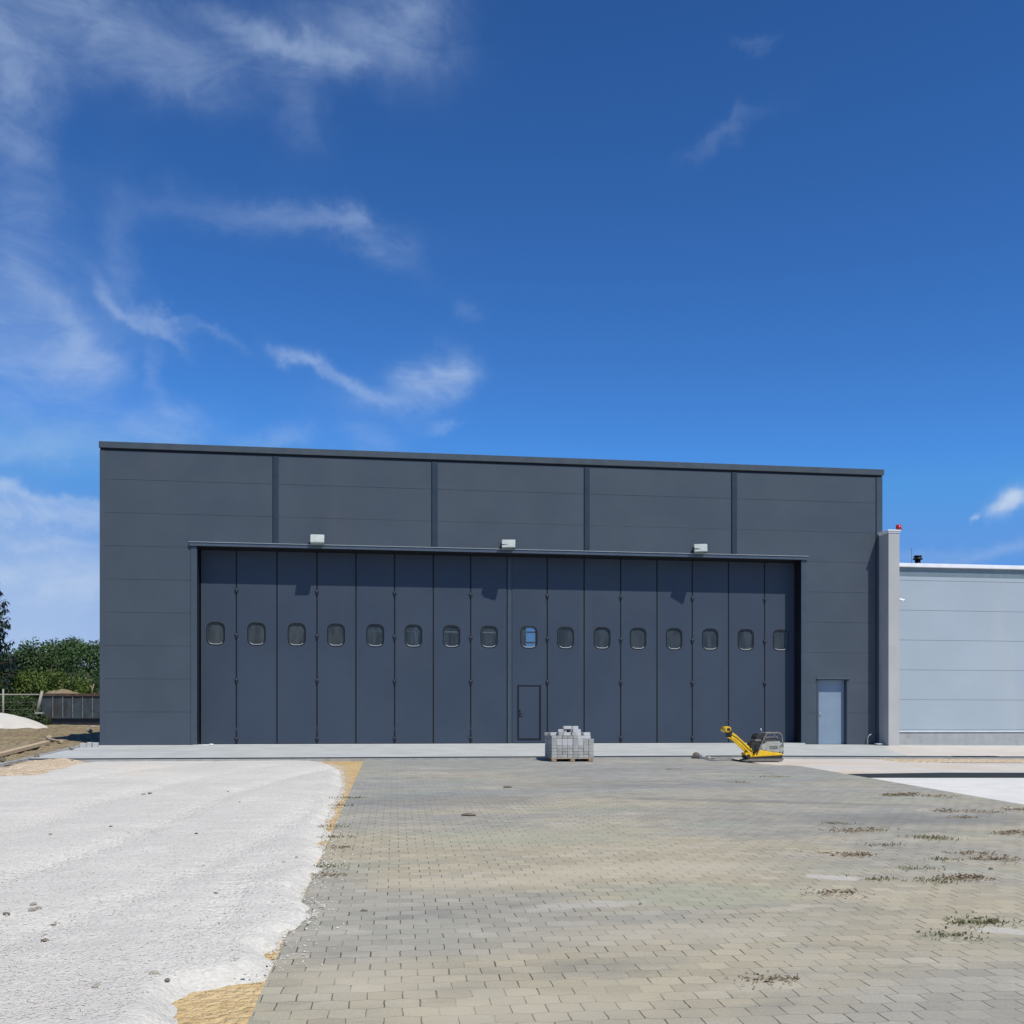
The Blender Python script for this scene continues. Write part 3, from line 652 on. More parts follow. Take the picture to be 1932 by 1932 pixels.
for i in range(16):
    x0, x1 = EX[i]+.022, EX[i+1]-.022
    if i == 7: x1 -= .07
    if i == 8: x0 += .07
    wx = at(WPX[i], 1194, LY).x
    leaf = leaf_mesh(x0, x1, .025, OH-.03, wx).build('door_leaf', M['leaf'], hangar)
    ring_mesh(wx, WW+.012, WH+.012, WR+.006, LY-.006, WW-.05, WH-.05, WR-.02, LY+.036).build('window_frame', M['winring'], leaf)
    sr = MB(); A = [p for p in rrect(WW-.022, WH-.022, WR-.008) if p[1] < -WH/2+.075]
    A.sort(key=lambda p: p[0]); sr.tube([(wx+p[0], LY+.002, WZ+p[1]) for p in A], .013, 6); sr.build('sill_highlight', M['hilite_drip'], leaf)  # pale arc painting the sunlit bottom of the window ring
    ring_mesh(wx, WW+.056, WH+.056, WR+.028, LY-.004, WW+.006, WH+.006, WR+.003, LY-.0065).build('window_gasket', M['seal'], leaf)
    g = MB(); b = g.b; b.faces.new([b.verts.new((wx+p[0], LY+.037, WZ+p[1])) for p in rrect(WW-.03, WH-.03, WR-.015)]); g.build('glass_pane', M['glass'], leaf)
    s = MB(); s.box(x1+.002, x1+.042 if i != 15 else x1+.02, LY+.012, LY+.06, .03, OH-.04); s.build('edge_seal', M['seal'], leaf)
    bt = MB(); bt.box(x0, x1, LY+.006, LY+.04, .004, .024); bt.build('bottom_seal', M['seal'], leaf)
    if i % 2 == 0:
        for z in HZ:
            h = MB(); h.tube([(EX[i+1], LY-.02, z-.07), (EX[i+1], LY-.02, z+.07)], .024, 10)
            h.box(EX[i+1]-.062, EX[i+1]+.062, LY-.012, LY-.001, z-.045, z-.012, bev=.003); h.box(EX[i+1]-.062, EX[i+1]+.062, LY-.012, LY-.001, z+.012, z+.045, bev=.003)
            h.build('hinge', M['hinge'], leaf)
        for z in (.42,) if i in (0, 2, 4, 6) else ():
            h = MB(); h.tube([(EX[i+1], LY-.014, .2), (EX[i+1], LY-.014, .55)], .010, 8); h.build('drop_bolt', M['hinge'], leaf)
    if i == 8:
        wl, wr_, wb, wt = at(977.5, 1365, LY).x, at(1019.5, 1365, LY).x, .145, 1.87
        d = MB(); t_ = .045
        d.box(wl-t_*.5, wl+t_*.5, LY-.012, LY-.001, wb-t_*.5, wt+t_*.5); d.box(wr_-t_*.9, wr_+t_*.5, LY-.012, LY-.001, wb-t_*.5, wt+t_*.5)
        d.box(wl+t_*.5, wr_-t_*.9, LY-.012, LY-.001, wt-t_*.4, wt+t_*.45); d.box(wl+t_*.5, wr_-t_*.9, LY-.012, LY-.001, wb-t_*.45, wb+t_*.4)
        d.build('wicket_frame', M['seal'], leaf)
        d = MB(); d.box(wl+.03, wr_-.048, LY-.007, LY-.0005, wb+.025, wt-.025, bev=.002); tag(d.build('wicket_door', M['leaf'], leaf), 'small wicket door with a black outline')
        h = MB(); h.box(wl+.05, wl+.075, LY-.022, LY-.008, .90, 1.10, bev=.004); h.tube([(wl+.062, LY-.06, .97), (wl+.2, LY-.06, .965)], .011, 8); h.tube([(wl+.062, LY-.02, .97), (wl+.062, LY-.062, .97)], .010, 8); h.tube([(wl+.06, LY-.03, 1.08), (wl+.06, LY-.008, 1.08)], .022, 10)
        h.build('door_handle', M['black'], leaf)
mp = MB(); mp.box(EX[8]-.088, EX[8]+.088, LY+.02, LY+.05, .02, OH-.03); mp.box(EX[8]-.05, EX[8]+.03, LY+.006, LY+.019, .02, OH-.03, bev=.004)
mp.build('meeting_post', M['trim'], hangar)
gt = MB(); gt.box(EX[16]+.0, orr-.014, LY+.03, LY+.08, .0, OH-.03); gt.build('end_shade', M['seal'], hangar)  # black strip painted to deepen the shadow beside the last leaf
# stiffening rails behind the glass of the middle leaves
br = MB(); br.box(EX[4]+.1, EX[8]-.1, LY+.062, LY+.085, WZ+.135, WZ+.155); br.build('brace_rail', M['white'], hangar)
br = MB(); wx = at(783, 1194, LY).x; br.box(wx, wx+.10, LY+.088, LY+.12, .3, WZ+.6); br.build('brace_post', M['white'], hangar)

# service door with its recess
sv = MB(); RC = .20
sv.box(sdl+.0, sdl+.012, .004, RC+.1, -.05, SDH-.004); sv.box(sdr-.012, sdr, .004, RC+.1, -.05, SDH-.004); sv.box(sdl+.012, sdr-.012, .004, RC+.1, SDH-.016, SDH-.004)
sv.box(sdl-.05, sdl-.002, -.014, -.001, -.05, SDH+.02, bev=.003)
svo = sv.build('service_door_frame', M['trim'], hangar)
h = MB(); h.box(sdl-.075, sdr+.08, -.05, -.002, SDH+.0, SDH+.045, bev=.006); h.build('door_flashing', M['lintel'], svo)
sv = MB(); sv.box(sdl+.016, sdr-.016, RC, RC+.05, -.03, SDH-.02, bev=.002); svd = sv.build('service_door', M['sdoor'], hangar)
h = MB(); hx = sdl+.085
h.box(hx-.018, hx+.018, RC-.012, RC-.001, .88, 1.10, bev=.004); h.tube([(hx, RC-.012, 1.0), (hx, RC-.055, 1.0)], .010, 8); h.tube([(hx, RC-.055, 1.0), (hx+.12, RC-.055, 1.0)], .011, 8)
h.tube([(hx, RC-.001, .925), (hx, RC-.035, .925)], .022, 12)
h.build('door_handle', M['steel'], svd)
# threshold lip in pale concrete under the door
th = MB(); th.box(ol-.1, orr+.1, -.09, LY-.006, -.2, .012, bev=.008); th.build('threshold', M['apron'], hangar)

# ------------------------------------------------------------------ floodlights
def floodlight(px, py, rz, label):
    p = at(px, py, -.28)
    e = empty('floodlight', (p.x, 0, p.z), label, 'floodlight', 'floodlights over the folding door', 0)
    T = Matrix.Translation((0, -.22, .02)) @ Matrix.Rotation(rz, 4, 'Z') @ Matrix.Rotation(R(56), 4, 'X')
    b = MB(); b.box(-.212, .212, -.165, .165, -.05, .05, bev=.014, mt=T)
    for k in range(9): b.box(-.18+.042*k, -.168+.042*k, -.12, .12, .05, .056, mt=T)
    b.build('housing', M['flood'], e)
    b = MB(); b.box(-.19, .19, -.13, .13, -.062, -.0505, mt=T); b.build('lens', M['lens'], e)
    b = MB(); b.box(-.212, .212, -.165, -.147, -.075, .03, bev=.004, mt=T); b.build('visor', M['floodd'], e)
    b = MB(); b.box(-.05, .05, -.03, -.002, -.10, .10, bev=.004); b.tube([(0, -.03, 0), (0, -.2, -.02)], .02, 8); b.tube([(-.22, -.28, 0), (.22, -.28, 0)], .012, 6)
    if rz: b.box(-.28, -.225, -.30, -.2, -.06, .05, bev=.005)
    b.build('bracket', M['hinge'], e)
floodlight(598.5, 1018, 0, 'leftmost of the three pale floodlights above the hangar door')
floodlight(960, 1027.5, R(-9), 'middle one of the three pale floodlights above the hangar door')
floodlight(1323, 1035.5, R(-16), 'rightmost of the three floodlights, turned aside with a junction box on its left')

# ------------------------------------------------------------------ pier between the two buildings
pier = empty('pier_wall', (0, 0, 0), 'narrow pale pier standing out between the dark hangar and the pale warehouse', 'pier')
pl = at(1676.5, 1365, -.66).x; pr = at(1697, 1365, -.66).x; PT = 7.0
b = MB(); b.box(pl, pr, -.66, .35, -.5, PT-.10); b.build('shaft', M['pier'], pier)
b = MB(); b.box(pl-.02, pr+.02, -.68, .36, PT-.10, PT-.045, bev=.006); b.box(pl-.05, pr+.05, -.71, .38, PT-.043, PT, bev=.01); b.build('cap', M['palecap'], pier)
bx_ = at(1695.5, 994, -.55)
be = empty('warning_beacon', (bx_.x, -.55, PT), 'small red beacon lamp on top of the pale pier', 'beacon')
b = MB(); b.tube([(0, 0, .03), (0, 0, .09), (0, 0, .175)], .098, 16, r2=.085); b.build('lens', M['red'], be)
b = MB(); b.tube([(0, 0, .175), (0, 0, .19)], .07, 16); b.build('top', M['red'], be)
b = MB(); b.tube([(0, 0, 0), (0, 0, .03)], .11, 16); b.build('base', M['black'], be)
cm = empty('security_camera', (pr, -.35, at(1700, 1134, -.35).z), 'white bullet camera on the right flank of the pale pier', 'camera')
b = MB(); b.box(0, .03, -.07, .07, -.10, .06, bev=.008); b.tube([(.03, 0, -.02), (.10, -.02, -.03)], .028, 8); b.tube([(.0, 0, -.05), (.06, 0, -.22)], .03, 8, r2=.02); b.build('mount', M['white'], cm)
b = MB(); b.tube([(.06, -.04, .05), (.26, -.16, -.01)], .038, 12); b.tube([(.05, -.035, .075), (.27, -.165, .012)], .03, 8); b.build('housing', M['white'], cm)
b = MB(); b.tube([(.262, -.161, -.011), (.268, -.165, -.013)], .03, 12); b.build('lens', M['black'], cm)

# ------------------------------------------------------------------ pale warehouse
wh = empty('warehouse_building', (0, 0, 0), 'long low pale grey panel-clad warehouse to the right of the pier', 'warehouse')
wx0 = pr-.05; WT = 6.02
b = MB(); clad(b, wx0, 44, .40, WT-.44, y0=.02, off=.45, g=.006); b.build('front_wall', M['pale'], wh)
b = MB(); b.box(wx0, 44, .04, .14, WT-.437, WT-.13); b.build('frieze', M['paleband'], wh)
b = MB(); b.box(wx0, 44, .0, .2, -.6, .372, bev=.004); b.build('plinth', M['plinth'], wh)
b = MB(); b.prism([(pr+.03, .372), (44, .372), (44, .398), (pr+.03, .398)], -.035, .018, bev=.004); b.box(pr+.03, pr+.055, -.03, -.002, .1, .371); b.build('drip_flashing', M['palecap'], wh)
b = MB(); b.box(43.9, 44.0, .21, 18, -.6, WT-.13); b.box(XR+.05, XR+.15, .36, 18, -.6, WT-.13); b.build('side_wall', M['pale'], wh)
b = MB(); b.box(XR+.16, 43.9, .21, 18, WT-.5, WT-.3); wr2 = b.build('roof', M['paleband'], wh)
b = MB(); b.box(wx0-.0, 44.05, -.06, .30, WT-.128, WT, bev=.012); b.box(43.8, 44.05, .31, 18, WT-.128, WT); b.build('parapet_cap', M['palecap'], wr2)
vp = at(1731.5, 1055, 3.0)
v = MB(); v.tube([(vp.x, 3, WT-.4), (vp.x, 3, vp.z-.02)], .10, 12); v.tube([(vp.x, 3, vp.z-.02), (vp.x, 3, vp.z+.03)], .17, 14); v.tube([(vp.x, 3, vp.z+.03), (vp.x, 3, vp.z+.08)], .11, 12); v.tube([(vp.x, 3, vp.z+.08), (vp.x, 3, vp.z+.13)], .16, 14, r2=.13)
v.build('roof_vent', M['black'], wr2)
ap = at(1720, 1060, 3.0); v = MB(); v.tube([(ap.x, 3, WT-.35), (ap.x, 3, at(1720, 1034, 3).z)], .008, 6); v.build('lightning_rod', M['hinge'], wr2)
hp = at(1637.5, 1400, -.10)
hc = MB(); hc.tube([(hp.x+.02, -.06, 0), (hp.x, -.07, .15), (hp.x+.01, -.08, .26), (hp.x+.06, -.10, .33), (hp.x+.11, -.11, .35)], .018, 8)
tag(hc.build('cable_stub', M['pier'], None, (0, 0, g1(hp.x, -.1)+.02)), 'short pale cable end curling out of the ground at the foot of the dark wall', 'cable')
hc = MB(); hc.box(0, .42, -.1, .08, 0, .05, bev=.015)
tag(hc.build('paving_slab', M['apron'], None, (hp.x+.14, -.35, -.05)), 'small pale slab lying in the shade at the foot of the pier', 'slab')

# ================================================================== PALLET OF BLOCKS
P0 = on_ground(1040.5, 1437.5); PXo, PYo = P0.x, P0.y; PZo = g1(PXo, PYo)
pal = empty('pallet', (PXo, PYo, PZo), 'wooden pallet under the stack of grey paving blocks', 'pallet')
for k in range(3):
    b = MB(); b.box(.02+k*.47, .12+k*.47, .02, .92, .0, .018); b.build('runner', M['pallet'], pal)
    for q in range(3): b = MB(); b.box(.015+k*.47, .125+k*.47, .01+q*.38, .15+q*.38, .019, .075); b.build('foot_block', M['pallet'], pal)
for k in range(6): b = MB(); b.box(.0, 1.09, .005+k*.158, .125+k*.158, .076, .094); b.build('deck_board', M['timber'], pal)
def mkblock(name, l, w, h): m_ = MB(); m_.box(-l/2, l/2, -w/2, w/2, 0, h, bev=.007); o = m_.build(name, M['block']); me = o.data; bpy.data.objects.remove(o); return me
ME_F = mkblock('paving_block', .131, .158, .078); ME_S = mkblock('paving_block', .131, .078, .158); ME_L = mkblock('paving_block', .2, .13, .078)
MATS = [M['block'], mat('light_concrete_block', (.50, .50, .49), .9, .25, var=.1, vscale=5, bump=.003, bscale=60), mat('dusty_concrete_block', (.31, .305, .275), .9, .25, var=.14, vscale=5, bump=.003, bscale=60)]
for me in (ME_F, ME_S, ME_L): me.materials.clear(); me.materials.append(M['block'])
def block(me, x, y, z, rz=0, rx=0, ry=0, label=None, grp='paving blocks stacked on the pallet', mi=0):
    o = bpy.data.objects.new('paving_block', me); C.objects.link(o)
    o.location = (PXo+x, PYo+y, PZo+z); o.rotation_euler = (rx, ry, rz)
    o.material_slots[0].link = 'OBJECT'; o.material_slots[0].material = MATS[mi]
    tag(o, label or 'grey concrete block in the squarely stacked lower part of the pallet load', 'paving block', grp); return o
zt = .096; Lz = .0795
for k in range(4):
    for i in range(8):
        for j in range(6):
            if 0 < i < 7 and 0 < j < 5: continue
            ORD = ['leftmost', 'second from the left', 'third from the left', 'fourth from the left', 'fourth from the right', 'third from the right', 'second from the right', 'rightmost']
            ROW = ['bottom row', 'second row from the bottom', 'third row from the bottom', 'fourth row from the bottom']
            DEP = ['', 'second from the front', 'third from the front', 'fourth from the front', 'fifth from the front', 'farthest back']
            lb = None
            if j == 0: lb = 'grey block in the %s of the stack, %s' % (ROW[k], ORD[i])
            elif i == 0: lb = 'block on the shaded left flank, %s, %s' % (ROW[k], DEP[j])
            block(ME_F, .07+i*.1345+rnd.uniform(-.004, .004), .085+j*.161+rnd.uniform(-.006, .004), zt+k*Lz, rnd.uniform(-.03, .03), mi=rnd.choice((0, 0, 2)), label=lb)
z5 = zt+4*Lz
for i in range(8):
    for j in range(11):
        if 0 < i < 7 and 0 < j < 10 and not (z5 and i > 4): continue
        block(ME_S, .07+i*.1345+rnd.uniform(-.004, .004), .045+j*.088, z5, rnd.uniform(-.03, .03), mi=rnd.choice((0, 0, 1)), label=('tall upright block over the fourth row of the stack, %s' % ORD[i]) if j == 0 else 'upright block standing behind the front row of upright blocks')
z6 = z5+.160
for i in range(5):
    for j in range(6):
        if 0 < i < 4 and 0 < j < 5: continue
        block(ME_F, .07+i*.138, .085+j*.161, z6, rnd.uniform(-.04, .04), mi=rnd.choice((0, 2)), label=('grey block in the half layer above the upright blocks, %s' % ['leftmost', 'second from the left', 'middle one', 'second from the right', 'rightmost'][i]) if j == 0 else 'grey block lying in the half layer behind its front row')
    for j in (1, 3): pass
for i in (1, 2, 3):
    for j in (1, 2, 3, 4): block(ME_F, .07+i*.138, .085+j*.161, z6, rnd.uniform(-.04, .04), label='grey block lying in the half layer behind its front row')
LG = 'loose blocks heaped on top of the stack'
z7 = z6+.0795; s_ = 1037.0
LO = [ # x, y, z, me, rz, label
 (.10, .30, z7, ME_L, .2, 'flat loose block at the far left of the heap', 1), (-.02+.02, .42, z7, ME_L, -.3, 'loose block lying low behind the left edge of the stack', 2),
 (.26, .18, z7, ME_F, .1, 'loose block at the left foot of the heap', 0), (.27, .19, z7+.08, ME_F, -.2, 'loose block resting on the left foot of the heap', 1),
 (.41, .16, z7, ME_L, .15, 'pale loose block at the front of the heap, left of centre', 1), (.56, .15, z7, ME_F, .5, 'turned loose block at the front middle of the heap', 0),
 (.36, .42, z7+.08, ME_L, -.1, 'loose block in the second tier, left of centre', 1), (.44, .3, z7+.0, ME_L, 1.3, 'loose block set crosswise in the middle of the heap', 2),
 (.60, .34, z7, ME_L, .9, 'loose block tilted in the dark gap of the heap', 2), (.60, .40, z7+.08, ME_S, 1.2, 'narrow loose block standing on edge in the middle', 0),
 (.465, .38, z7+.16, ME_L, .05, 'left one of the two blocks crowning the heap', 1), (.655, .40, z7+.16, ME_L, -.06, 'right one of the two blocks crowning the heap', 1),
 (.70, .32, z7+.08, ME_L, 0, 'bright wide loose block just below the right crowning block', 1), (.695, .26, z6+.08, ME_L, .1, 'wide loose block in the middle of the right slope', 1),
 (.73, .22, z6, ME_L, 0, 'loose block at the foot of the right slope, nearest the half layer', 1), (.73, .5, z6+.08, ME_F, .2, 'loose block behind the right slope', 0),
 (.88, .22, z6, ME_L, .05, 'lower of two pale blocks at the right end of the heap', 1), (.88, .24, z6+.08, ME_F, .4, 'upper left of the pale blocks at the right end of the heap', 1),
 (.985, .30, z6, ME_F, -.1, 'outermost pale block at the right end of the heap', 1), (.97, .32, z6+.08, ME_F, .1, 'topmost pale block at the right end of the heap', 1),
 (.50, .55, z7+.08, ME_L, .3, 'loose block hidden behind the crowning blocks', 0), (.30, .5, z7, ME_L, .7, 'loose block behind the left foot of the heap', 0)]
for x, y, z, me, rz, lb, mi in LO: block(me, x, y, z, rz, label=lb, grp=LG, mi=mi)

# ================================================================== PLATE COMPACTOR
K0 = on_ground(1410, 1437); kx, ky = K0.x+.0, K0.y+.22
pc = empty('plate_compactor', (kx, ky, g1(kx, ky)), 'yellow plate compactor with a raised handle standing on the edge of the paving', 'plate compactor')
def zz(p): return ((p[0]-1040)/692, (962-p[1])/692)
hw = .24
b = MB(); b.prism([zz(p) for p in ((985, 962), (1000, 945), (1080, 925), (1120, 915), (1690, 915), (1695, 925), (1660, 962))], -hw-.05, hw+.05, bev=.006); b.build('base_plate', M['greyframe'], pc)
b = MB(); b.prism([zz(p) for p in ((1110, 914), (1150, 885), (1683, 856), (1683, 914))], -hw, hw, bev=.012); b.build('skirt', M['rubber'], pc)
b = MB(); b.prism([zz(p) for p in ((1150, 884), (1190, 830), (1240, 775), (1275, 765), (1500, 800), (1688, 826), (1688, 855))], -hw-.01, hw+.01, bev=.015); b.build('hood', M['yellow'], pc)
b = MB(); b.prism([zz(p) for p in ((1262, 764), (1300, 685), (1385, 640), (1420, 618), (1640, 612), (1655, 650), (1676, 665), (1680, 822), (1500, 798))], -hw+.02, hw-.02, bev=.02); b.build('engine_cover', M['engine'], pc)
b = MB(); b.prism([zz(p) for p in ((1372, 640), (1376, 545), (1450, 535), (1620, 530), (1625, 611), (1420, 616))], -hw+.09, hw-.09, bev=.012)
for k in range(6): b.box(zz((1460+k*26, 0))[0], zz((1468+k*26, 0))[0], -hw+.075, -hw+.088, .52, .60)
b.build('engine', M['greyframe'], pc)
for sy in (-1, 1):
    b = MB(); y_ = sy*(hw+.0)
    b.tube([(q[0], y_, q[1]) for q in map(zz, ((1200, 850), (1260, 730), (1330, 590), (1375, 490), (1410, 470), (1600, 462), (1645, 478), (1668, 530), (1690, 690), (1690, 800), (1680, 830)))], .020, 8); b.build('guard_frame', M['greyframe'], pc)
b = MB()
for p in ((1410, 470), (1600, 462), (1690, 690)): q = zz(p); b.tube([(q[0], -hw, q[1]), (q[0], hw, q[1])], .016, 8)
b.build('cross_tube', M['greyframe'], pc)
b = MB(); b.prism([zz(p) for p in ((1180, 820), (1105, 700), (1130, 650), (1200, 600), (1215, 520), (1260, 475), (1350, 470), (1365, 500), (1310, 620), (1255, 740), (1210, 845))], -hw+.06, hw-.06, bev=.02); b.build('air_filter', M['rubber'], pc)
b = MB(); q0, q1 = zz((1190, 600)), zz((1300, 575)); b.box(q0[0], q1[0], -hw+.045, hw-.045, q0[1]-.02, q0[1]+.03, bev=.008); b.build('filter_band', M['greyframe'], pc)
b = MB(); q0, q1 = zz((1362, 470)), zz((1345, 385)); b.tube([(q0[0], 0, q0[1]), (q1[0], 0, q1[1])], .013, 8); b.build('exhaust', M['steel'], pc)
for sy in (-1, 1):
    b = MB(); y0 = sy*.13
    b.prism([zz(p) for p in ((1078, 925), (1150, 880), (1165, 800), (1090, 700), (960, 590), (860, 500), (785, 450), (745, 545), (830, 580), (900, 640), (1000, 730), (1075, 800))], y0-.022, y0+.022, bev=.008); b.build('handle_arm', M['yellow'], pc)
b = MB(); b.tube([zz((1160, 745))[0:1]+(-.17,)+zz((1160, 745))[1:], zz((1160, 745))[0:1]+(.17,)+zz((1160, 745))[1:]], .065, 14); b.build('pivot', M['yellow'], pc)
b = MB(); b.tube([zz((1160, 745))[0:1]+(-.185,)+zz((1160, 745))[1:], zz((1160, 745))[0:1]+(-.171,)+zz((1160, 745))[1:]], .034, 12)
q = zz((1075, 880)); b.tube([(q[0], -.17, q[1]), (q[0], .17, q[1])], .055, 12); b.build('pivot_bolt', M['rubber'], pc)
b = MB(); q = zz((1050, 835)); b.tube([(q[0], -.15, q[1]), (q[0], .15, q[1])], .040, 12); b.build('height_stop', M['yellow'], pc)
b = MB(); b.prism([zz(p) for p in ((790, 440), (765, 430), (735, 480), (740, 540), (765, 540))], -.16, .16, bev=.008); b.build('clamp', M['rubber'], pc)
b = MB(); q = zz((700, 400)); b.tube([(q[0], -.20, q[1]), (q[0], .20, q[1])], .075, 16); b.build('grip', M['yellow'], pc)
b = MB(); b.tube([(q[0], -.212, q[1]), (q[0], -.201, q[1])], .040, 14); b.tube([(q[0]+.05, -.206, q[1]-.01), (q[0]+.02, -.206, q[1]-.02)], .02, 8); b.build('grip_cap', M['rubber'], pc)
b = MB(); b.tube([(zz(p)[0], -.05, zz(p)[1]) for p in ((700, 330), (695, 290), (715, 258), (760, 242), (818, 240))], .010, 8); b.build('control_lever', M['rubber'], pc)

b = MB(); b.tube([(zz(p)[0], -hw+.03, zz(p)[1]) for p in ((1225, 640), (1190, 700), (1215, 770), (1290, 790), (1380, 760))], .012, 8); b.tube([(zz(p)[0], -.155, zz(p)[1]) for p in ((775, 500), (860, 545), (960, 630), (1060, 730), (1130, 790), (1230, 740))], .008, 6); b.build('hose', M['rubber'], pc)
b = MB(); q0, q1 = zz((1450, 745)), zz((1600, 690)); b.box(q0[0], q1[0], -hw+.0135, -hw+.0195, q0[1], q1[1], bev=.002); b.build('cover_plate', M['greyframe'], pc)
for q_ in ((1300, 735), (1640, 800), (1640, 700)): b = MB(); q = zz(q_); b.tube([(q[0], -hw+.008, q[1]), (q[0], -hw+.02, q[1])], .014, 8); b.build('bolt', M['rubber'], pc)

# broken concrete beside the kerb
def rock(name, p, sx_, sy_, sz, m, label, cat, grp=None, seed=0, sharp=.35, sink=.12):
    rs2 = np.random.RandomState(seed); b = bmesh.new(); bmesh.ops.create_icosphere(b, subdivisions=2, radius=1)
    dirs = [Vector(rs2.randn(3)).normalized() for _ in range(9)]
    cut = [.62+.3*rs2.rand() for _ in dirs]
    for v in b.verts:
        c = v.co.copy()
        for d, k in zip(dirs, cut):
            t = c.dot(d)
            if t > k: c -= d*(t-k)
        v.co = Vector((c.x*sx_, c.y*sy_, c.z*sz))
    me = bpy.data.meshes.new(name); b.to_mesh(me); b.free(); me.materials.append(m)
    o = bpy.data.objects.new(name, me); C.objects.link(o); o.location = (p[0], p[1], p[2]+sz*(.75-sink)); o.rotation_euler = (0, 0, rs2.rand()*6.28 if not grp == 'x' else 0)
    return tag(o, label, cat, grp)
for i, (px, py, a, h_, lb, m_) in enumerate([(1314, 1431, .11, .17, 'darkest and tallest broken concrete lump in front of the apron kerb', 'dstone'), (1325, 1431.5, .13, .13, 'pale broken concrete lump between a dark one and two low ones', 'plinth'),
        (1337, 1432, .08, .08, 'low brownish lump right of the pale broken concrete', 'stone'), (1345, 1432, .08, .06, 'smallest and last lump in the row of broken concrete by the kerb', 'plinth')]):
    p = on_ground(px, py); rock('concrete_lump', p, a, a*.8, h_*.62, M[m_], lb, 'rubble', 'broken concrete by the apron kerb', 50+i)

# ================================================================== LEFT BACKGROUND
# skip (open steel container)
YC = 26.0; c0 = at(76, 1365, YC); SCALE = F/((c0-CAM).dot(CF))
zb = g1(c0.x, YC)+.02
sk = empty('skip_container', (c0.x, YC, zb), 'old ribbed open-top steel container with a rusty rim beside the hangar', 'container')
L_, Hh, Wd = 5.9, 1.62, 2.3
b = MB()
prof = [(.42, .30), (L_, .30), (L_, Hh-.15), (.0, Hh-.15), (.10, .62)]
b.prism(prof, 0, .06); b.prism(prof, Wd-.06, Wd); b.box(.45, L_-.02, .061, Wd-.061, .305, .38)
b.prism([(.12, .63), (.2, .63), (.08, Hh-.16), (.005, Hh-.16)], .061, Wd-.061); b.box(L_-.06, L_-.001, .061, Wd-.061, .3, Hh-.15)
b.build('body', M['skip'], sk)
for k in range(8):
    x = .62+k*.50; b = MB(); b.prism([(x, .32), (x+.035, .32), (x+.035, Hh-.17), (x, Hh-.17)], -.05, -.001, bev=.008); b.build('rib', M['skiprib'], sk)
b = MB(); b.box(L_-1.75, L_-.02, -.07, -.002, .24, Hh-.16); b.build('end_post', M['rust'], sk)
b = MB(); b.box(-.05, L_, -.07, .09, Hh-.149, Hh, bev=.01); b.box(-.05, L_, Wd-.09, Wd+.05, Hh-.149, Hh, bev=.01); b.box(-.05, .09, .091, Wd-.091, Hh-.149, Hh); b.build('rim', M['rust'], sk)
b = MB()
b.box(.5, L_-.1, .12, Wd-.12, -.05, .299)
b.build('underside_shade', M['black'], sk)  # black block standing in for the shadow under the container
b = MB(); rg = random.Random(5)
nx_, ny_ = 36, 12; vs = [[b.b.verts.new((.1+i*(L_-.2)/nx_, .08+j*(Wd-.16)/ny_, Hh-.16+.34*math.sin(math.pi*j/ny_)*(.5+.5*math.sin(i*.35))+rg.uniform(0, .10)*(0 < j < ny_))) for j in range(ny_+1)] for i in range(nx_+1)]
for i in range(nx_):
    for j in range(ny_): b.b.faces.new((vs[i][j], vs[i+1][j], vs[i+1][j+1], vs[i][j+1]))
tag(b.build('soil_load', M['soil']), 'brown earth and rubble heaped in the old steel container', 'soil heap').location = (c0.x, YC, zb)
p = at(173, 1310, YC+.5); b = MB(); b.tube([(0, 0, 0), (.05, 0, .4), (.12, 0, .62)], .03, 6, r2=.015); b.tube([(.05, 0, .4), (-.1, 0, .55)], .02, 5, r2=.01)
tag(b.build('stick', M['timber'], None, (p.x, YC+.5, zb+Hh-.1)), 'pale stick poking out of the earth in the container', 'stick')

# leaning strut and wire fence
Yf = 27.5
fe = empty('wire_fence', (at(6, 1365, Yf).x, Yf, g1(-25, Yf)), 'low wire fence with a pale top rail in front of the hedge', 'fence')
ox = at(6, 1365, Yf).x; zg = g1(-25, Yf)
b = MB(); b.tube([(0, 0, -.1), (0, 0, at(6, 1300, Yf).z-zg)], .05, 8); b.build('post', M['wirepost'], fe)
for dx in (-2.6, -5.2, -7.8): b = MB(); b.tube([(dx, 0, -.1), (dx, 0, 2.2)], .05, 8); b.build('post', M['wirepost'], fe)
zr = at(40, 1311.5, Yf).z-zg
b = MB(); b.tube([(-9, 0, zr-.02), (at(76, 1311, Yf).x-ox, 0, zr+.03)], .04, 8); b.build('top_rail', M['wirepost'], fe)
b = MB()
for k in range(3): z = .4+k*.4; b.tube([(-9, 0, z), (at(76, 1311, Yf).x-ox, 0, z)], .004, 4)
b.build('wire', M['wirepost'], fe)
p0, p1 = at(68.5, 1346, 25.2), at(79.5, 1304, 25.2)
b = MB(); b.tube([(0, 0, -.1), (p1.x-p0.x, 0, p1.z-p0.z)], .075, 8); b.box(-.06, .35, -.08, .08, -.02, .07)
tag(b.build('leaning_post', M['wirepost'], None, (p0.x, 25.2, p0.z)), 'pale post leaning against the left end of the old container', 'post')

# white heap
hp0 = at(-20, 1366, 19.0)
HP = [yy(at(px_, 1366, Y_)) for px_, Y_ in ((-140, 19), (-60, 17.2), (20, 16.9), (70, 17.3), (90, 18.2), (84, 20.5), (40, 22), (-80, 22))]
def hw_(x, y, d):
    return .08+.80*(1-np.exp(-np.clip(d, 0, 9)*.80))*np.clip(1-np.clip(x-at(20, 1366, 19).x, 0, 9)*.12, .2, 1)+np.where(d < 0, d*1.2, 0)+.06*fbm(x*1.3, y*1.3, 4, 8)
ho = heap('stone_heap', HP, np.arange(hp0.x-6, hp0.x+6, .12), np.arange(16, 23, .12), hw_, M['gravel'], jag=.12, keep=-.2)
tag(ho, 'smooth heap of white stone behind the bare soil on the left', 'stone heap')

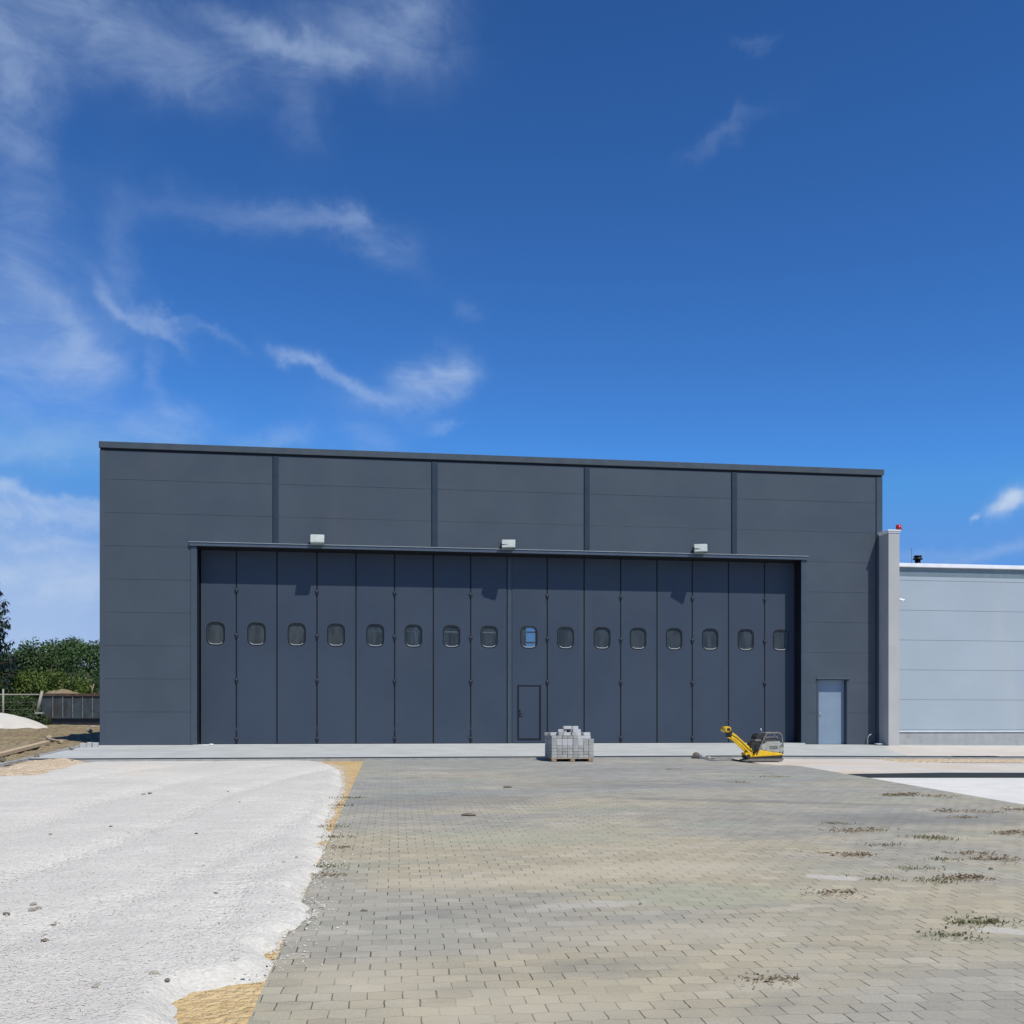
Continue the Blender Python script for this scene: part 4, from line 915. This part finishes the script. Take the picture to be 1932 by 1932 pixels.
# timbers and small things on the soil
def beam(a, b_, w, h, name, m, label, cat, dz=.05):
    A, B = Vector((a.x, a.y, g1(a.x, a.y)+dz)), Vector((b_.x, b_.y, g1(b_.x, b_.y)+dz)); L = (B-A).length
    q = (B-A).to_track_quat('X', 'Z'); m2 = MB(); m2.box(0, L, -w/2, w/2, 0, h, bev=.01); o = m2.build(name, m); o.location = A; o.rotation_mode = 'QUATERNION'; o.rotation_quaternion = q
    return tag(o, label, cat)
beam(on_ground(-12, 1436), on_ground(89, 1408.5), .16, .10, 'timber_beam', M['timber'], 'long pale timber lying on the bare soil beside the kerb', 'timber', .07)
beam(on_ground(92, 1402), on_ground(116, 1406.5), .09, .06, 'timber_stick', M['timber'], 'short pale stick beyond the end of the long timber', 'timber', .09)
for i, (px, py, r_, lb) in enumerate([(69, 1433, .09, 'dark round stone between the long timber and the side kerb'), (6, 1441, .10, 'dark stone under the near end of the long timber'), (135, 1418, .09, 'brown stone on the soil near the hangar corner'),
        (92, 1398, .13, 'pale stone in the soil in line with the stick'), (170, 1384, .14, 'pale lump of rubble at the edge of the hangar shadow'), (176, 1378, .16, 'brown lump of rubble close to the hangar corner')]):
    p = on_ground(px, py); p.z = g1(p.x, p.y)+.05; rock('stone', p, r_, r_*.8, r_*.7, M['dstone'] if i in (0, 1) else M['stone'], lb, 'stone', 'stones on the soil left of the hangar', 80+i)
for px0, px1, Y_, h_, lb in ((150, 161, -1.2, .03, 'pale concrete block lying left of the hangar corner, outer one'), (163.5, 172, -1.0, .05, 'pale concrete block lying left of the hangar corner, middle one'), (174, 184, -1.0, .04, 'pale concrete block lying next to the hangar corner')):
    x0, x1 = at(px0, 1400, Y_).x, at(px1, 1400, Y_).x; b = MB(); b.box(0, x1-x0, 0, .2, -.1, h_, bev=.012)
    tag(b.build('concrete_block', M['apron'], None, (x0, Y_, g1(x0, Y_)+.12)), lb, 'concrete block', 'pale blocks at the hangar corner')
p = at(392, 1404, -.45); b = MB(); b.box(-.16, .04, -.05, .05, 0, .035, bev=.01); b.tube([(.04, 0, .03), (.16, 0, .03)], .03, 10); tag(b.build('offcut', M['white'], None, (p.x, -.45, apz(0, -.45)+.0)), 'small white offcut lying at the left foot of the folding door', 'offcut')

# pebbles on the white stone
PB = [(271, 1505, .07, 's'), (283, 1504, .07, 'd'), (209, 1566, .04, 'd'), (95, 1583, .035, 'd'), (370, 1583, .04, 'd'), (430, 1498, .035, 'd'), (452, 1520, .03, 'd'), (63, 1718, .05, 's'), (60, 1732, .07, 's'), (72, 1726, .06, 's'), (12, 1740, .05, 'd'),
      (101, 1749, .04, 'd'), (85, 1790, .05, 'd'), (290, 1857, .055, 's'), (316, 1862, .035, 'd'), (182, 1884, .05, 's'), (112, 1436, .1, 'd'), (135, 1439, .12, 'd'), (560, 1630, .04, 's'), (407, 1694, .035, 'd'), (535, 1640, .03, 's')]
PBL = ['tan pebble of the close pair on the far white stone', 'dark pebble of the close pair on the far white stone', 'dark pebble alone below the close pair, left of centre', 'dark pebble nearest the left picture edge on the far white stone', 'dark pebble right of the middle of the white stone', 'dark pebble on the white stone nearest the hangar door', 'dark pebble just below the one nearest the hangar door', 'topmost tan stone of the cluster of three near the left edge', 'largest tan stone of the cluster of three near the left edge', 'lowest tan stone of the cluster of three near the left edge', 'dark stone at the left picture edge below the cluster', 'dark pebble right of the cluster of tan stones', 'dark pebble below the cluster of tan stones', 'tan stone lying lowest in the near white stone', 'dark pebble right below the lowest tan stone', 'tan stone at the bottom left of the near white stone', 'dark stone on the orange rubble next to the apron corner', 'dark flat stone where orange rubble meets white stone', 'tan stone in the bay of the white stone edge', 'dark pebble beside the wheel ruts', 'small tan stone close to the notch in the stone edge']
for i, (px, py, r_, k) in enumerate(PB):
    p = on_ground(px, py); p.z = float(gravel_z(p.x, p.y)[0])+(.05 if i in (16, 17) else 0)
    rock('stone', p, r_*.7, r_*.48, r_*.26, M['dstone'] if k == 'd' else M['stone'], PBL[i], 'stone', 'dark pebbles on the white stone' if k == 'd' else 'tan stones on the white stone', 100+i)
for i, (px, py, r_, lb) in enumerate([(688, 1719, .035, 'dark chip on the beige paving right of the white stone edge'), (958, 1486, .09, 'dark flat chip on the paving, nearest below the pallet'), (884, 1539, .12, 'thin dark chip on the grey paving, left of centre'),
        (1208, 1706, .03, 'dark chip on the paving below the pale streak'), (1870, 1640, .05, 'greyish stone on the paving near the right picture edge'), (1325, 1739, .012, 'tiny white chip on the paving')]):
    p = on_ground(px, py); rock('stone', p, r_, r_*.5, r_*.22, M['dstone'], lb, 'stone', None, 140+i)

# weeds growing in the joints of the paving
def weed(px, py, wpx, hpx, n, dry, label):
    p = on_ground(px, py); s = F/((p-CAM).dot(CF)); w = wpx/s; dpt = max(.2, w*.75); h = max(.02, hpx/s*.5); n = max(70, int(n*.34))
    rs2 = np.random.RandomState(int(px*3+py)); V = []; Fc = []
    cl = [(rs2.uniform(-w/2, w/2), round(rs2.uniform(-dpt/2, dpt/2)/.165)*.165) for _ in range(max(4, n//22))]
    for i in range(n):
        cx, cy = cl[rs2.randint(len(cl))]; cx += rs2.randn()*.11; cy += rs2.randn()*(.02 if rs2.rand() < .4 else .10)
        a = rs2.rand()*6.28; L = h*rs2.uniform(.5, 1.5); lean = rs2.uniform(.3, 1.6)*L*(1.5 if dry else 1); t = .0045+.004*rs2.rand()
        dx, dy = math.cos(a), math.sin(a); b0 = len(V)
        V += [(cx-dy*t, cy+dx*t, 0), (cx+dy*t, cy-dx*t, 0), (cx+dx*lean*.5+dy*t, cy+dy*lean*.5-dx*t, L*.7), (cx+dx*lean, cy+dy*lean, L*(.5 if dry else .9))]
        Fc.append((b0, b0+1, b0+2, b0+3))
    o = np_mesh('weed_clump', V, Fc, M['weedb'] if dry else M['weedg']); o.location = (p.x, p.y, g1(p.x, p.y)+.002)
    tag(o, label, 'weed', 'weed clumps on the paving')
WD = [(1690, 1516-16, 62, 7, 700, 1, 'brown dried weed patch nearest the tip of the white ground'), (1767, 1503, 40, 4, 300, 1, 'thin brown weed streak just right of the widest dried patch by the white ground'), (1810, 1531, 88, 5, 700, 1, 'long low brown weed streak in the upper right of the paving'),
 (1930-5, 1528, 60, 6, 400, 1, 'brown and green weeds along the white ground at the picture edge'), (1876, 1533, 30, 4, 160, 1, 'small dark weed tuft under the white ground'), (1822, 1543, 42, 4, 240, 1, 'short dark brown weed streak below the long one'),
 (1620, 1566, 92, 6, 800, 1, 'widest dried brown weed streak in the middle right of the paving'), (1571, 1554, 22, 4, 160, 0, 'small green tuft above the left end of the widest brown streak'), (1765, 1582, 48, 8, 500, 0, 'bushy green weed clump right of the widest brown streak'),
 (1917, 1572, 70, 7, 600, 1, 'brown weed streak running out of the picture on the right'), (1612, 1614, 66, 6, 600, 1, 'flat brown weed patch below the widest brown streak'), (1829, 1610, 40, 5, 300, 1, 'reddish brown weed patch near two green ones on the right'),
 (1866, 1622, 60, 7, 500, 1, 'brown weed streak below the reddish patch'), (1818, 1657, 44, 10, 600, 1, 'dense brown weed clump, tallest on the right half of the paving'), (1752, 1662, 46, 6, 350, 0, 'green weed streak left of the dense brown clump'),
 (1778, 1652-30, 30, 5, 160, 0, 'faint green tuft above the dense brown clump'), (1573, 1684, 34, 8, 380, 1, 'dark brown weed tuft right under the pale oval stain'), (1655, 1660, 22, 4, 120, 0, 'small green tuft in line with the pale oval stain'),
 (1846, 1742, 46, 11, 650, 0, 'bright green weed clump above the pale streak at the right edge'), (1788, 1765, 34, 6, 300, 0, 'dark green tuft left of and below the bright green clump'), (1452, 1465, 58, 3, 260, 1, 'thin brown weed streak on the far paving below the compactor'),
 (1390, 1476, 26, 3, 90, 1, 'faint brown tuft on the far paving left of the compactor streak'), (1264, 1452, 22, 3, 90, 1, 'small pale dry tuft between the pallet and the broken concrete'), (1448, 1848, 26, 6, 160, 1, 'small pale brown tuft alone in the near paving'),
 (1662, 1595, 40, 4, 200, 0, 'low green weeds just right of the flat brown patch'), (1715, 1640, 30, 4, 150, 0, 'thin green weeds between the oval stain and the dense clump')]
for w in WD: weed(*w)
# grass sprigs along the ragged edge of the white stone
for i, (px, py) in enumerate([(648, 1506), (641, 1520), (628, 1560), (630, 1600), (612, 1635), (618, 1652), (632, 1580)]):
    weed(px+4, py, 26, 6, 110, i % 2, ['grass sprig at the top of the white stone edge', 'dry sprig second from the top of the white stone edge', 'green sprig in the first bay of the stone edge', 'dry sprig right of the wheel ruts at the stone edge', 'grass sprig in the notch of the stone edge', 'dry sprig on the tip of the stone edge', 'green sprig on the bulge of the stone edge'][i])

# ================================================================== PLANTS
def foliage(n, sample, size, seed):
    rs2 = np.random.RandomState(seed); P = sample(rs2, n); n = len(P)
    a = rs2.randn(n, 3); a /= np.linalg.norm(a, axis=1)[:, None]; b_ = rs2.randn(n, 3); b_ -= (a*b_).sum(1)[:, None]*a; b_ /= np.linalg.norm(b_, axis=1)[:, None]
    s = (size*(.6+.8*rs2.rand(n)))[:, None]
    V = np.stack([P-a*s*.5, P+b_*s*.32, P+a*s*.5, P-b_*s*.32], 1).reshape(-1, 3)
    return V, np.arange(4*n).reshape(-1, 4)
def shrub(px, Y_, w, h, m, label, seed, n=9000, size=.17, z0=-.1, cat='shrub', name='shrub', cl=90):
    h = h*.90
    x = at(px, 1365, Y_).x; z = g1(x, Y_)
    e = empty(name, (x, Y_, z), label, cat, 'trees and shrubs behind the container')
    rs0 = np.random.RandomState(seed+500)
    ph = rs0.rand(cl)*2*np.pi; rr = np.sqrt(rs0.rand(cl)); hh = rs0.rand(cl)**.8
    prof = np.sqrt(np.clip(1-(np.abs(hh-.38)/.68)**2.2, .02, 1))
    cxs = np.stack([np.cos(ph)*rr*w/2*prof, np.sin(ph)*rr*w/2*.8*prof, hh*h*.93+z0], 1); cr = .09*h+.10*h*rs0.rand(cl)
    cr = np.minimum(cr, .75)
    def smp(r, n):
        k = r.randint(cl, size=n); d = r.randn(n, 3); d /= np.linalg.norm(d, axis=1)[:, None]
        return cxs[k]+d*(cr[k]*(.35+.75*r.rand(n)**.6))[:, None]*np.array([1, 1, .8])
    V, f_ = foliage(n, smp, size, seed)
    V[:, 2] = np.maximum(V[:, 2], -.05)
    np_mesh('crown', V, f_, m, False, e)
    t = MB()
    for k in range(5):
        a = k*1.256+seed; t.tube([(0, 0, -.2), (math.cos(a)*w*.08, math.sin(a)*w*.08, h*.35), (math.cos(a)*w*.2, math.sin(a)*w*.2, h*.78)], .09, 6, r2=.02)
    for k in range(14):
        j = rs0.randint(cl); c_ = cxs[j]; t.tube([(c_[0]*.3, c_[1]*.3, c_[2]*.4), (c_[0], c_[1], c_[2]), (c_[0]*1.12, c_[1]*1.12, c_[2]+cr[j]*1.25)], .03, 5, r2=.008)
    t.build('trunk', M['bark'], e)
shrub(-40, 40, 6.5, 5.0, M['leafd'], 'dark hedge tree at the left picture edge under the spruce', 1)
shrub(38, 41, 6.0, 5.6, M['leafd'], 'dark green hedge tree right of the spruce', 2, 10000)
shrub(100, 42, 6.6, 6.6, M['leafm'], 'tallest rounded green tree above the container', 3, 13000)
shrub(160, 41, 6.4, 6.3, M['leafm'], 'fresh green tree closest to the hangar wall', 4, 12000)
shrub(215, 43, 6.0, 6.4, M['leafd'], 'green tree mostly hidden behind the hangar corner', 5, 6000)
shrub(20, 35, 6.2, 3.6, M['leafy'], 'low yellow green bush behind the wire fence', 6, 9000, .14)
shrub(92, 35, 6.2, 3.7, M['leafy'], 'low yellow green bush behind the container', 7, 9000, .14)
shrub(160, 36, 5.6, 3.6, M['leafd'], 'low dark bush behind the right end of the container', 8, 7000, .14)
shrub(-60, 34, 6.2, 3.3, M['leafd'], 'low dark bush at the left end of the fence', 9, 7000, .14)
shrub(-10, 30.5, 5.0, 1.9, M['leafd'], 'low bush right behind the fence post', 10, 5000, .12)
shrub(45, 30.5, 5.0, 1.9, M['leafd'], 'low dark green growth filling the fence left of the container', 11, 6000, .12)
shrub(-150, 42, 8, 6.0, M['leafd'], 'broad dark tree outside the left picture edge', 12, 8000, .2)
shrub(-105, 31, 6.5, 2.4, M['leafd'], 'low bush outside the left picture edge', 13, 4000, .14)

# spruce with drooping tiers
def spruce(px, Y_, H, label):
    x = at(px, 1365, Y_).x; z = g1(x, Y_); e = empty('spruce_tree', (x, Y_, z), label, 'spruce', 'trees and shrubs behind the container')
    t = MB(); t.tube([(0, 0, -.3), (0, 0, H*.5), (0, 0, H)], .26, 10, r2=.03); 
    rs2 = np.random.RandomState(3); P = []; D = []
    zc = 1.6
    while zc < H-.4:
        Lb = (H-zc)*.24+.35; nb = 9
        for k in range(nb):
            a = 2*math.pi*k/nb+rs2.rand()*.7; L = Lb*rs2.uniform(.75, 1.12); dr = rs2.uniform(.16, .34)
            pts = []
            for q in np.linspace(0, 1, 7):
                r_ = q*L; pts.append((math.cos(a)*r_, math.sin(a)*r_, zc+rs2.uniform(-.05, .05)-dr*L*math.sin(q*2.4)+.22*L*max(0, q-.65)))
            t.tube(pts, .035, 5, r2=.008)
            for q in range(1, 7):
                for _ in range(16):
                    f_ = rs2.rand(); c = np.array(pts[q-1])*(1-f_)+np.array(pts[q])*f_
                    sd2 = rs2.uniform(-1, 1)*(.40*(1-q/8)+.05); c = c+np.array([-math.sin(a)*sd2, math.cos(a)*sd2, -abs(rs2.randn())*.16-.02]); P.append(c); D.append(a)
        zc += rs2.uniform(.42, .62)
    t.build('trunk', M['bark'], e)
    P = np.array(P); n = len(P); d = rs2.randn(n, 3)*.35; d[:, 2] -= .75; d /= np.linalg.norm(d, axis=1)[:, None]
    w = rs2.randn(n, 3); w -= (w*d).sum(1)[:, None]*d; w /= np.linalg.norm(w, axis=1)[:, None]; s = (.22+.2*rs2.rand(n))[:, None]
    V = np.stack([P, P+d*s*.5+w*s*.16, P+d*s, P+d*s*.5-w*s*.16], 1).reshape(-1, 3)
    np_mesh('crown', V, np.arange(4*n).reshape(-1, 4), M['spruce'], False, e)
spruce(-40, 34, 12.0, 'dark spruce with drooping branches at the left picture edge')
